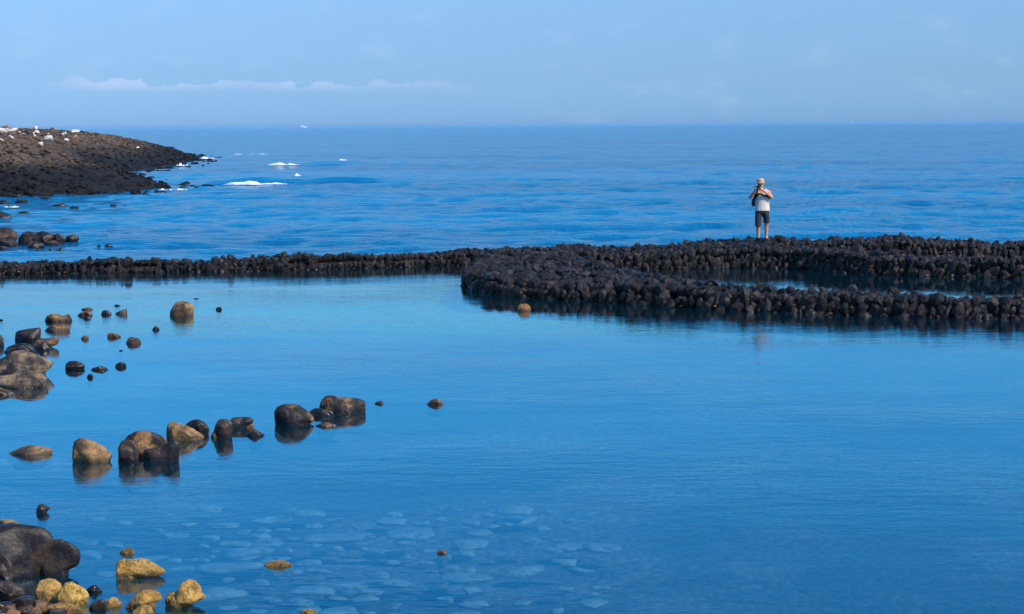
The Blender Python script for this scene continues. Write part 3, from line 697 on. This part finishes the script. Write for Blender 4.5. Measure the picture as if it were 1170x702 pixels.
# pale boulders along the crest
pales = [((0, 152.5, 14, 4.5), 'pale', 'large white boulder cut by the left frame edge on the headland crest'), ((13, 151.5, 11, 5), 'pale', 'white boulder with a tan top beside the dark hollow on the headland crest'),
         ((12.5, 158, 6, 3), 'pale', 'small white stone below the white boulders at the left end of the crest'), ((2, 162, 8, 2.5), 'pale', 'pale pinkish stone below the crest at the left frame edge'),
         ((41, 148, 5, 4), 'pale', 'small white block standing up from the headland skyline'), ((41.5, 152.5, 6, 3), 'pale', 'cream stone just under the white block on the skyline'),
         ((55, 161, 10, 5), 'pale', 'bright white and tan boulder alone on the headland slope'), ((46, 166, 6, 3.5), 'pale', 'small white slanted stone lower left of the bright boulder'),
         ((86, 151.5, 9, 3), 'pale', 'long white stone lying on the skyline to the right'), ((76, 160.5, 5, 2), 'pale', 'small cream stone right of the bright boulder'),
         ((22, 154, 5, 2), 'rust', 'rust coloured stone between the white boulders and the dark rock'), ((30, 153, 9, 4), 'dark', 'black rock in the middle of the white boulders on the crest'),
         ((85, 159, 7, 2.5), 'rust', 'rusty slanted stone under the long white stone'), ((94, 152.5, 4, 3), 'dark', 'small black stone right of the long white stone on the skyline'),
         ((110, 154.5, 3.5, 3), 'dark', 'small black stone where the skyline starts to fall'), ((157, 169.5, 3.5, 2), 'pale', 'tiny white stone on the falling skyline of the headland'),
         ((72, 154.5, 3, 2), 'pale', 'tiny white stone between the block and the long white stone'), ((5, 147, 9, 2.5), 'rust', 'rust coloured stone on the skyline at the left frame edge'),
         ((60, 147.5, 5, 2.5), 'rust', 'rust coloured stone on the skyline right of the white block'), ((8, 149, 5, 2.5), 'pale', 'small cream stone above the large white boulder')]
rgq = np.random.RandomState(55)
for i in range(34):
    px_ = rgq.uniform(0, 1) ** 1.5 * 108; py_ = 146 + .06 * px_ + abs(rgq.normal(0, 5.5)) + 2
    m_ = rgq.choice(['pale', 'rust', 'dark'], p=[.45, .3, .25]); wp_ = rgq.uniform(2, 4.5)
    pales.append(((px_, py_, wp_, wp_ * rgq.uniform(.4, .7)), m_, {'pale': 'tiny pale stone scattered on the headland crest', 'rust': 'tiny rust coloured stone scattered on the headland crest', 'dark': 'tiny black stone scattered on the headland crest'}[m_]))
dgx = np.linspace(100, 330, 2400)
for i, (sp_, mat, lab) in enumerate(pales):
    px, py, w_, h_ = sp_
    # walk along the line of sight until it meets the headland
    d = ray(px, py); d = d / d.y
    Xs = d.x * dgx; Zs = HC + d.z * dgx; gz = head_z(Xs, dgx, signed(Xs, dgx)); hit = np.argmax(gz > Zs) if np.any(gz > Zs) else int(np.argmin(np.abs(gz - Zs)))
    D = float(dgx[hit]); X0 = float(Xs[hit]); Z0 = float(gz[hit]); s_ = D / F_PX
    rg2 = np.random.RandomState(400 + i); V, Fc = ico(3); r_ = facet_r(V, rg2, 10, 9, .7, 1.05)
    P_ = V * r_[:, None] * np.array([w_ * s_ / 2 * 1.2, w_ * s_ / 2, h_ * s_ * .62])
    P_ = P_ * (1 + .10 * sines(V, rg2, 3.5))[:, None]; o = mesh_obj('boulder', P_, Fc, M[mat]); o.rotation_euler = (rg2.normal(0, .25), rg2.normal(0, .30), rg2.normal(0, .4)); o.location = (X0, D, Z0 + h_ * s_ * .35); tag(o, lab, 'boulder', 'boulders on the headland crest' if i < 20 else mat + ' stones scattered on the headland')

# dark rocks off the left shore, in the sea behind the wall
seas = [([(-20,274),(-16,262),(-4,259.5),(4,258.5),(14,260),(20,265),(24,270),(20,275),277], 'umber', 'reddish brown outcrop at the left frame edge in the sea behind the wall'),
        ([(20,272),(25,266),(32,263.5),(40,265),(44,270),(43,276),277.5], 'umber', 'dark brown hump just right of the reddish outcrop in the sea'),
        ([(36,273),(42,265.5),(50,263.5),(58,266),(62,271),(60,277),278.5], 'dark', 'highest black hump in the middle of the sea outcrop'),
        ([(55,273),(60,267.5),(66,266),(72,268.5),(77,273),(74,277),278], 'dark', 'lower black hump right of the highest one of the sea outcrop'),
        ([(72,274),(77,269),(83,267.5),(89,269),(93,272.5),(90,275),276], 'dark', 'low rounded rock with a wet glint at the right end of the outcrop'),
        ((41, 284, 22, 8), 'dark', 'dark rock under a pale slab at the front of the outcrop'), ((38, 279, 12, 3), 'grey', 'pale slab on the front of the sea outcrop'),
        ((8, 281, 30, 9), 'umber', 'brown rock at the left frame edge at the front of the outcrop'), ((44, 287, 6, 3), 'dark', 'tiny black rock below the outcrop'),
        ((70, 288, 10, 5), 'dark', 'small black rock between the outcrop and the wall'), ((58, 286.5, 5, 3), 'umber', 'tiny brown rock left of the small black one near the wall'),
        ((132, 270, 16, 3), 'dark', 'thin flat black rock alone in the sea above the wall'), ((124, 281, 10, 2.4), 'dark', 'small flat black rock close behind the wall'),
        ((113, 281, 5, 1.5), 'dark', 'speck of black rock left of the small flat one behind the wall'), ((41, 293.5, 9, 1.6), 'dark', 'sliver of black rock nearest the wall at left'),
        ((68, 236.5, 21, 4.5), 'dark', 'flat black rock with a white glint between headland and outcrop'), ((85, 237.5, 12, 2), 'dark', 'thin black ledge right of the flat rock with the glint'),
        ((130, 235.5, 10, 2), 'dark', 'thin black ledge farther right in the water below the headland'), ((5, 251, 22, 8), 'dark', 'black rock at the left frame edge between headland and outcrop'),
        ((3, 233.5, 20, 5), 'dark', 'black rock at the left frame edge just below the headland'), ((18, 225.5, 14, 4), 'dark', 'small black rock at the foot of the headland'),
        ((202, 190, 14, 3), 'dark', 'black rock off the tip of the headland amid the spray'), ((240, 184.5, 12, 1.8), 'dark', 'thin black rock farthest out from the tip of the headland'),
        ((222, 187.5, 10, 2), 'dark', 'small black rock between the tip of the headland and the farthest rock'), ((212, 215, 18, 2.2), 'dark', 'low black rock off the nearer spit of the headland'),
        ((12, 270, 13, 5), 'umber', 'brown block leaning on the front of the reddish sea outcrop'), ((27, 277, 14, 6), 'dark', 'dark rock between the reddish outcrop and the humped black rock'),
        ((60, 279.5, 16, 5), 'umber', 'brown foot of rock under the humped black rock'), ((3, 285, 12, 4), 'umber', 'small brown rock at the left frame edge nearest the wall'),
        ((-2, 246, 16, 6), 'dark', 'black rock cut by the left frame edge midway to the headland'), ((17, 247.5, 9, 2.5), 'dark', 'small black ledge right of the rocks midway to the headland'),
        ((10, 237.5, 9, 3), 'dark', 'small black rock just right of the rock below the headland'), ((27, 243, 15, 1.6), 'dark', 'thin black ledge awash between headland and outcrop'),
        ((25, 231, 16, 3), 'dark', 'black rock awash close under the headland'), ((52, 227, 14, 2.2), 'dark', 'black ledge at the waterline of the headland')]
for i, (sp_, mat, lab) in enumerate(seas): rock(lab, sp_, mat, dp=.8, seed=500 + i, sub=4 if i < 4 else 3, group='rocks in the sea', sink=.5, rough=.16)

# ------------------------------------------------------------------ breaking waves
def foam_mesh(px, py, wpx, hpx, seed, lab, flat=False):
    c_ = at(px, py); s_ = c_.y / F_PX; W = wpx * s_; H_ = hpx * s_ * (.5 if flat else .9); rg2 = np.random.RandomState(seed)
    nx_, ny_ = 90, 14; Vs = []
    ph = rg2.uniform(0, 6.28, 8)
    for j in range(ny_):
        v_ = j / (ny_ - 1)
        for i in range(nx_):
            u_ = i / (nx_ - 1); env = (math.sin(math.pi * min(1, u_ / .55) / 2) if u_ < .55 else 1) * (1 - u_) ** .45 if not flat else math.sin(math.pi * u_) ** .4
            env *= min(1, u_ * 12)
            rag = 1 + .20 * math.sin(u_ * 8 + ph[0]) + .12 * math.sin(u_ * 19 + ph[1] + v_ * 2) + .05 * math.sin(u_ * 47 + ph[2] + v_ * 4)
            if not flat: rag *= 1 - float(sm((u_ - .3) / .3)) * (1 - min(.5, max(.10, .38 + .22 * math.sin(u_ * 16 + ph[5]) + .10 * math.sin(u_ * 37 + ph[6] + v_ * 2))))
            if flat: rag = max(0.03, .45 + .5 * math.sin(u_ * 9 + ph[0]) + .45 * math.sin(u_ * 21 + ph[1]) + .3 * math.sin(u_ * 47 + ph[4]))
            dep = (1.3 if not flat else 2.6) * (H_ + .15) * env * rag
            y_ = (v_ - .5) * 2 * dep * .8 + .3 * math.sin(u_ * 7 + ph[3]) * H_
            z_ = math.sin(math.pi * v_) ** .7 * H_ * env * rag + .05 * (rg2.rand() - .5) * H_ * 2
            Vs.append((u_ * W - W / 2, y_, z_ - .03))
    o = mesh_obj('breaking_wave', np.array(Vs), grid_faces(ny_, nx_), M['foam'])
    # rest it on the sea surface
    k_ = np.argmin((SEA_X - c_.x) ** 2 + (SEA_Y - c_.y) ** 2); o.location = (c_.x, c_.y, float(SEA_Z.ravel()[k_]) + .12)
    tag(o, lab, 'wave', 'white breaking waves off the headland')
for a in [(292, 211.5, 74, 7, 1, 'longest white breaking wave, trailing off to the right'), (324, 189.5, 37, 4.5, 2, 'short thick white breaker above the longest one'),
          (340, 202.5, 9, 5, 3, 'small white crest just right of the longest breaker'), (237, 182, 17, 3.5, 4, 'white breaker at the very tip of the headland'),
          (392, 184.5, 9, 3, 5, 'small white crest of the swell farthest to the right')]: foam_mesh(*a)
for a in [(125, 199.5, 42, 4, 6, 'thin white surf in the notch between the two spits'), (197, 217.5, 34, 2.5, 7, 'thin white surf at the end of the nearer spit'),
          (152, 204, 30, 1.6, 8, 'faint strip of surf right of the notch'), (285, 177.5, 46, .7, 9, 'thin far line of foam beyond the headland tip'),
          (208, 190.5, 14, 3.5, 10, 'patch of spray among the rocks off the farther spit'), (14, 239, 16, 1.6, 11, 'small line of foam by the left frame edge')]: foam_mesh(*a, flat=True)

# ------------------------------------------------------------------ boats on the horizon
M['boat'] = plain('white_boat_paint', (.85, .85, .83), .4, .4); M['boatdark'] = plain('boat_window_dark', (.04, .05, .06), .3, .5); M['tanb'] = plain('boat_tan_deck', (.55, .42, .33), .6)
def boxm(bm, x0, x1, y0, y1, z0, z1, taper=0):
    vs = [bm.verts.new(p) for p in ((x0, y0, z0), (x1, y0, z0), (x1, y1, z0), (x0, y1, z0), (x0 + taper, y0 + taper * .3, z1), (x1 - taper, y0 + taper * .3, z1), (x1 - taper, y1 - taper * .3, z1), (x0 + taper, y1 - taper * .3, z1))]
    for f in ((3, 2, 1, 0), (4, 5, 6, 7), (0, 1, 5, 4), (1, 2, 6, 5), (2, 3, 7, 6), (3, 0, 4, 7)): bm.faces.new([vs[i] for i in f])
def bm_obj(name, bm, mat, parent=None, smooth=False):
    bmesh.ops.recalc_face_normals(bm, faces=bm.faces)
    me = bpy.data.meshes.new(name); bm.to_mesh(me); bm.free(); me.materials.append(mat)
    me.polygons.foreach_set('use_smooth', [smooth] * len(me.polygons))
    o = bpy.data.objects.new(name, me); COL.objects.link(o)
    if parent: o.parent = parent
    return o
def boat(px, D, length, lab, flip=1):
    p = at_d(px, D); root = empty('boat', p); tag(root, lab, 'boat')
    L = length; bm = bmesh.new(); st = []
    for u in np.linspace(0, 1, 13):
        b_ = .16 * L * (math.sin(math.pi * min(1, (1 - u) * 1.6) / 2)) ** .8 + .01; sheer = .12 * L + .05 * L * u * u
        x_ = (u - .5) * L * flip + .04 * L * flip * u
        st.append([bm.verts.new(q) for q in ((x_, -b_, sheer), (x_ - .03 * L * flip * u, -b_ * .7, .01 * L), (x_ - .05 * L * flip * u, 0, -.05 * L), (x_ - .03 * L * flip * u, b_ * .7, .01 * L), (x_, b_, sheer))])
    for a_, b2 in zip(st[:-1], st[1:]):
        for i in range(4): bm.faces.new((a_[i], a_[i + 1], b2[i + 1], b2[i]))
        bm.faces.new((a_[4], a_[0], b2[0], b2[4]))
    bm.faces.new(st[0]); bm_obj('hull', bm, M['boat'], root)
    bm = bmesh.new(); boxm(bm, -.30 * L, .14 * L, -.11 * L, .11 * L, .12 * L, .25 * L, .03 * L); cb = bm_obj('cabin', bm, M['boat'], root)
    bm = bmesh.new(); boxm(bm, -.22 * L, .08 * L, -.112 * L, .112 * L, .18 * L, .215 * L, .0); bm_obj('window', bm, M['boatdark'], cb)
    bm = bmesh.new(); boxm(bm, -.20 * L, .02 * L, -.08 * L, .08 * L, .25 * L, .31 * L, .02 * L); bm_obj('wheelhouse', bm, M['tanb'], root)
    bm = bmesh.new(); bmesh.ops.create_cone(bm, segments=8, radius1=.008 * L, radius2=.004 * L, depth=.22 * L, matrix=Matrix.Translation((-.12 * L, 0, .42 * L))); bm_obj('mast', bm, M['boat'], root)
boat(345.5, 3600, 15.5, 'white motor boat on the horizon, the larger one at left')
boat(988, 5200, 10.0, 'bright white boat on the horizon, right hand one of the distant pair', -1)
boat(973.5, 6200, 10.0, 'faint white boat on the horizon, left hand one of the distant pair', -1)

# ------------------------------------------------------------------ the photographer
PD = 55.1
pf = at_y(870.5, 273.6, PD); base = Vector((pf.x, PD, .59))
M['skin'] = plain('skin', (.62, .27, .15), .55, .35, bs=8); M['shirt'] = plain('tank_top_cloth', (.66, .54, .45), .85, .2, .4, 12)
M['shorts'] = plain('dark_shorts_cloth', (.045, .040, .038), .85, .2, .3, 20); M['hat'] = plain('sun_hat_cloth', (.58, .34, .18), .85, .2, .2, 30)
M['black'] = plain('black_plastic', (.015, .015, .017), .45, .4); M['strap'] = plain('black_webbing', (.02, .02, .024), .8, .2); M['sandal'] = plain('brown_sandal', (.16, .06, .03), .7)
M['hair'] = plain('dark_hair', (.03, .022, .018), .6, .3, .5, 80); M['lens'] = plain('lens_glass', (.01, .012, .02), .1, .8); M['eye'] = plain('eye_dark', (.02, .015, .012), .3, .5)
person = empty('person', base, 0); tag(person, 'person in sleeveless top, dark shorts and sun hat, photographing from the stone wall', 'person')
def cap(bm, a, b, ra, rb, seg=14):
    a, b = Vector(a), Vector(b); d = b - a; L = d.length
    bmesh.ops.create_uvsphere(bm, u_segments=seg, v_segments=8, radius=ra, matrix=Matrix.Translation(a))
    bmesh.ops.create_uvsphere(bm, u_segments=seg, v_segments=8, radius=rb, matrix=Matrix.Translation(b))
    if L > 1e-4:
        q = d.to_track_quat('Z', 'Y').to_matrix().to_4x4()
        bmesh.ops.create_cone(bm, cap_ends=True, segments=seg, radius1=ra, radius2=rb, depth=L, matrix=Matrix.Translation((a + b) / 2) @ q)
def ell(bm, c, r, rot=(0, 0, 0), seg=20):
    m4 = Matrix.Translation(c) @ Euler(rot).to_matrix().to_4x4() @ Matrix.Diagonal((*r, 1))
    bmesh.ops.create_uvsphere(bm, u_segments=seg, v_segments=12, radius=1, matrix=m4)
def loft(bm, rings, seg=28):
    """rings: (cx, cy, cz, rx, ry)"""
    vs = []
    for (cx, cy, cz, rx, ry) in rings:
        vs.append([bm.verts.new((cx + rx * math.cos(t), cy + ry * math.sin(t), cz)) for t in np.linspace(0, 2 * math.pi, seg, endpoint=False)])
    for a, b_ in zip(vs[:-1], vs[1:]):
        for i in range(seg): bm.faces.new((a[i], a[(i + 1) % seg], b_[(i + 1) % seg], b_[i]))
    bm.faces.new(vs[0][::-1]); bm.faces.new(vs[-1])
def fuse(name, bm, mat, parent, voxel=.006, smooth_it=4):
    o = bm_obj(name, bm, mat, None, True)
    md = o.modifiers.new('r', 'REMESH'); md.mode = 'VOXEL'; md.voxel_size = voxel
    ms = o.modifiers.new('s', 'SMOOTH'); ms.iterations = smooth_it; ms.factor = .5
    dg = bpy.context.evaluated_depsgraph_get(); dg.update()
    me = bpy.data.meshes.new_from_object(o.evaluated_get(dg)); old = o.data; o.modifiers.clear(); o.data = me; me.name = name
    if not me.materials: me.materials.append(mat)
    me.polygons.foreach_set('use_smooth', [True] * len(me.polygons)); o.parent = parent; bpy.data.meshes.remove(old); return o
# local frame: x to the right of the picture, -y towards the viewer, z up; feet at z = 0
bm = bmesh.new()
HD = Vector((-.045, -.03, 1.625))      # head centre
FLz, FRz = -.045, .035
hipL, kneeL, ankL = (-.085, .0, .90), (-.105, -.04, .49 + FLz), (-.10, .02, .09 + FLz)
hipR, kneeR, ankR = (.095, .0, .90), (.125, .03, .50 + FRz), (.13, .10, .09 + FRz)
for hp, kn, an in ((hipL, kneeL, ankL), (hipR, kneeR, ankR)):
    cap(bm, hp, kn, .088, .056); cf = Vector(kn).lerp(Vector(an), .32) + Vector((0, .02, 0)); cap(bm, kn, cf, .054, .058); cap(bm, cf, an, .057, .036)
    fx = -.01 if an[0] < 0 else .03
    cap(bm, an, (an[0] + fx * .3, an[1] - .06, an[2] - .045), .038, .036); cap(bm, (an[0], an[1] + .035, an[2] - .055), (an[0] + fx, an[1] - .16, an[2] - .065), .034, .028)
    for tI in range(5): cap(bm, (an[0] + fx - .034 + .017 * tI, an[1] - .16, an[2] - .070), (an[0] + fx - .038 + .018 * tI, an[1] - .205 + abs(tI - 1.5) * .008, an[2] - .076), .012, .010, 8)
loft(bm, [(.005, 0, .84, .15, .10), (.005, 0, .93, .165, .115), (.005, 0, 1.02, .155, .11), (.005, 0, 1.12, .155, .105), (.003, 0, 1.25, .17, .115), (.0, .0, 1.36, .175, .11), (0, .0, 1.43, .15, .085), (0, 0, 1.47, .09, .06)])
cap(bm, (0, .0, 1.42), HD + Vector((.0, .01, -.07)), .062, .056)
# head with nose, chin, ears
ell(bm, HD, (.076, .095, .112)); ell(bm, HD + Vector((-.003, -.045, -.062)), (.050, .045, .045))
cap(bm, HD + Vector((0, -.085, .02)), HD + Vector((0, -.112, -.022)), .012, .017, 8)
for s in (-1, 1): ell(bm, HD + Vector((s * .079, .01, -.008)), (.012, .024, .034))
ell(bm, HD + Vector((0, -.088, -.055)), (.026, .012, .010))
# arms: elbows low, hands at the camera before the face
CAMP = Vector((-.115, -.185, 1.565))
shL, elL, wrL = Vector((-.175, .01, 1.385)), Vector((-.34, -.09, 1.25)), Vector((-.205, -.20, 1.47))
shR, elR, wrR = Vector((.175, .01, 1.395)), Vector((.24, -.13, 1.25)), Vector((-.0, -.245, 1.455))
for s_, e_, w_ in ((shL, elL, wrL), (shR, elR, wrR)):
    cap(bm, s_ + Vector((-.03 if s_.x > 0 else .03, 0, .01)), s_, .064, .060); cap(bm, s_, e_, .054, .042); md_ = e_.lerp(w_, .3); cap(bm, e_, md_, .041, .043); cap(bm, md_, w_, .043, .028)
# right hand of the picture supports the lens from below, left one grips the body side
def hand(w_, palm_c, fdir, up, curl, thumb_dir):
    cap(bm, w_, palm_c, .027, .030); side = fdir.cross(up).normalized()
    ell(bm, palm_c, (.038, .030, .038))
    for i, (o_, ln) in enumerate(((-.030, .060), (-.010, .072), (.010, .068), (.030, .052))):
        b0 = palm_c + side * o_ + fdir * .024; b1 = b0 + fdir * ln * .5 + up * .004; b2 = b1 + (fdir * .4 + curl).normalized() * ln * .32; b3 = b2 + (curl).normalized() * ln * .25
        cap(bm, b0, b1, .0095, .009, 8); cap(bm, b1, b2, .009, .0085, 8); cap(bm, b2, b3, .0085, .0075, 8)
    t0 = palm_c - side * .030 - fdir * .01; t1 = t0 + thumb_dir * .035; t2 = t1 + (thumb_dir + fdir * .7).normalized() * .030
    cap(bm, t0, t1, .013, .011, 8); cap(bm, t1, t2, .011, .009, 8)
hand(wrL, CAMP + Vector((-.085, .01, -.02)), Vector((.15, -.25, .95)).normalized(), Vector((-1, 0, 0)), Vector((.9, -.3, .1)), Vector((.6, .6, .4)).normalized())
hand(wrR, CAMP + Vector((.045, -.07, -.065)), Vector((-.75, -.35, .5)).normalized(), Vector((0, 0, -1)), Vector((-.3, .0, .95)), Vector((.3, -.2, .9)).normalized())
body = fuse('body', bm, M['skin'], person, .0075, 3)
for s in (-1, 1):
    bm = bmesh.new(); ell(bm, HD + Vector((s * .031, -.084, .012)), (.012, .008, .007)); bm_obj('eye', bm, M['eye'], body, True)
bm = bmesh.new(); ell(bm, HD + Vector((0, .018, .02)), (.086, .098, .105)); hr = bm_obj('hair', bm, M['hair'], person, True)
# tank top (one shell with straps over the shoulders)
bm = bmesh.new()
loft(bm, [(.005, 0, .865, .205, .150), (.005, 0, .90, .203, .148), (.005, 0, .98, .196, .142), (.004, 0, 1.10, .188, .135), (.003, 0, 1.24, .188, .134), (0, 0, 1.33, .168, .124), (0, 0, 1.37, .145, .112)])
for s in (-1, 1): cap(bm, (s * .095, -.075, 1.33), (s * .10, -.0, 1.475), .045, .030); cap(bm, (s * .095, .075, 1.33), (s * .10, .0, 1.475), .045, .030)
for k_ in range(9):
    a_ = -2.6 + k_ * .26; cap(bm, (.19 * math.cos(a_), .142 * math.sin(a_), .88), (.165 * math.cos(a_ + .1), .122 * math.sin(a_ + .1), 1.12), .016, .008, 8)
fuse('tank_top', bm, M['shirt'], person, .009, 4)
# shorts
bm = bmesh.new()
loft(bm, [(.005, 0, .80, .18, .125), (.005, 0, .86, .188, .132), (.005, 0, .93, .185, .13)])
for hp, kn, sx in ((hipL, kneeL, -1), (hipR, kneeR, 1)):
    k2 = Vector(kn) + Vector((sx * .004, 0, -.015)); loft(bm, [(k2.x, k2.y, k2.z, .086, .092), (k2.x * .98, k2.y * .9, k2.z + .10, .088, .096), (hp[0] * 1.05, 0, .76, .098, .112), (hp[0], 0, .86, .095, .115)])
fuse('shorts', bm, M['shorts'], person, .010, 2)
# hat with brim
bm = bmesh.new()
hc = HD + Vector((0, .005, .055)); loft(bm, [(hc.x, hc.y, hc.z - .012, .098, .115), (hc.x, hc.y, hc.z + .03, .097, .113), (hc.x, hc.y, hc.z + .075, .088, .103), (hc.x, hc.y, hc.z + .105, .066, .078), (hc.x, hc.y, hc.z + .117, .03, .035)])
ht = bm_obj('sun_hat', bm, M['hat'], person, True)
bm = bmesh.new(); loft(bm, [(hc.x, hc.y - .01, hc.z - .024, .118, .150), (hc.x, hc.y - .01, hc.z - .018, .120, .152), (hc.x, hc.y, hc.z + .006, .094, .112), (hc.x, hc.y, hc.z + .000, .090, .108)])
bm_obj('brim', bm, M['hat'], ht, True)
# sandals
for an, fx in ((ankL, -.01), (ankR, .03)):
    bm = bmesh.new(); vs = []
    loft(bm, [(an[0] + fx * .5, an[1] - .07, an[2] - .122, .048, .150), (an[0] + fx * .5, an[1] - .07, an[2] - .098, .050, .152)])
    cap(bm, (an[0] + fx - .045, an[1] - .12, an[2] - .10), (an[0] + fx, an[1] - .12, an[2] - .045), .012, .012, 8); cap(bm, (an[0] + fx, an[1] - .12, an[2] - .045), (an[0] + fx + .045, an[1] - .12, an[2] - .10), .012, .012, 8)
    cap(bm, (an[0] - .04, an[1] + .05, an[2] - .09), (an[0] - .035, an[1] + .02, an[2] - .01), .010, .010, 8); cap(bm, (an[0] + .04, an[1] + .05, an[2] - .09), (an[0] + .035, an[1] + .02, an[2] - .01), .010, .010, 8)
    bm_obj('sandal', bm, M['sandal'], person, True)
# camera, sling strap and bag: held and carried things of their own
cm_ = empty('camera_body', base + CAMP); cm_.name = 'photo_camera'; tag(cm_, 'black camera held up to the face of the person on the wall', 'camera')
bm = bmesh.new(); boxm(bm, -.068, .068, -.03, .03, -.045, .045); boxm(bm, -.03, .03, -.028, .028, .045, .072, .008)
bmesh.ops.bevel(bm, geom=bm.edges[:], offset=.006, segments=2, affect='EDGES'); bm_obj('housing', bm, M['black'], cm_, False)
bm = bmesh.new(); mR = Matrix.Rotation(R(90), 4, 'X')
bmesh.ops.create_cone(bm, cap_ends=True, segments=24, radius1=.033, radius2=.038, depth=.10, matrix=Matrix.Translation((0, -.08, -.004)) @ mR); bl = bm_obj('lens', bm, M['black'], cm_, False)
bm = bmesh.new(); bmesh.ops.create_uvsphere(bm, u_segments=16, v_segments=8, radius=1, matrix=Matrix.Translation((0, -.130, -.004)) @ Matrix.Diagonal((.029, .006, .029, 1))); bm_obj('lens_glass', bm, M['lens'], bl, True)
def ribbon(name, pts, wdt, thick, mat, parent, loc):
    bm = bmesh.new(); prev = None
    P_ = [Vector(p) for p in pts]
    for i, p in enumerate(P_):
        d = (P_[min(i + 1, len(P_) - 1)] - P_[max(i - 1, 0)]).normalized(); nrm_ = Vector((p.x * .6, p.y, 0)).normalized(); sd2 = d.cross(nrm_).normalized()
        ring = [bm.verts.new(p + sd2 * a * wdt / 2 + nrm_ * b_ * thick) for a, b_ in ((-1, 0), (1, 0), (1, 1), (-1, 1))]
        if prev:
            for k_ in range(4): bm.faces.new((prev[k_], prev[(k_ + 1) % 4], ring[(k_ + 1) % 4], ring[k_]))
        prev = ring
    return bm_obj(name, bm, mat, parent, False)
bag = empty('sling_bag', base); tag(bag, 'black sling bag at the hip of the photographing person, strap across the chest', 'bag')
bm = bmesh.new(); loft(bm, [(-.225, .03, 1.00, .030, .06), (-.232, .03, 1.03, .045, .085), (-.235, .03, 1.12, .048, .09), (-.228, .03, 1.20, .040, .08), (-.215, .03, 1.23, .020, .05)]); bm_obj('pouch', bm, M['strap'], bag, True)
ribbon('strap', [(-.20, -.06, 1.22), (-.17, -.115, 1.30), (-.10, -.150, 1.36), (-.02, -.158, 1.335), (.07, -.155, 1.30), (.15, -.125, 1.265), (.20, -.05, 1.24), (.205, .04, 1.22), (.14, .13, 1.21), (0, .155, 1.2), (-.14, .13, 1.19), (-.21, .06, 1.19)], .055, .012, M['strap'], bag, None)
ribbon('shoulder_strap', [(-.215, -.02, 1.21), (-.20, -.09, 1.28), (-.17, -.11, 1.35), (-.135, -.09, 1.42), (-.12, -.02, 1.50), (-.13, .06, 1.46), (-.17, .11, 1.33), (-.21, .06, 1.22)], .045, .012, M['strap'], bag, None)
person.scale = bag.scale = (1.07, 1.07, 1.01); cm_.location = base + Vector((CAMP.x * 1.07, CAMP.y * 1.07, CAMP.z * 1.01))
# ------------------------------------------------------------------ air
HAZE = 4.5e-5
bm = bmesh.new(); boxm(bm, -30000, 30000, -30000, 30000, -8.5, 9.0); hz = bm_obj('haze', bm, None, None) if False else None
me = bpy.data.meshes.new('haze'); bm.to_mesh(me); bm.free(); hz = bpy.data.objects.new('haze', me); COL.objects.link(hz); hz['kind'] = 'stuff'
m, nt, out = new_mat('haze_air'); pv = N(nt, 'ShaderNodeVolumePrincipled'); pv.inputs['Color'].default_value = (.38, .62, .88, 1); pv.inputs['Density'].default_value = HAZE; pv.inputs['Anisotropy'].default_value = .0
nt.links.new(pv.outputs[0], out.inputs['Volume']); me.materials.append(m)
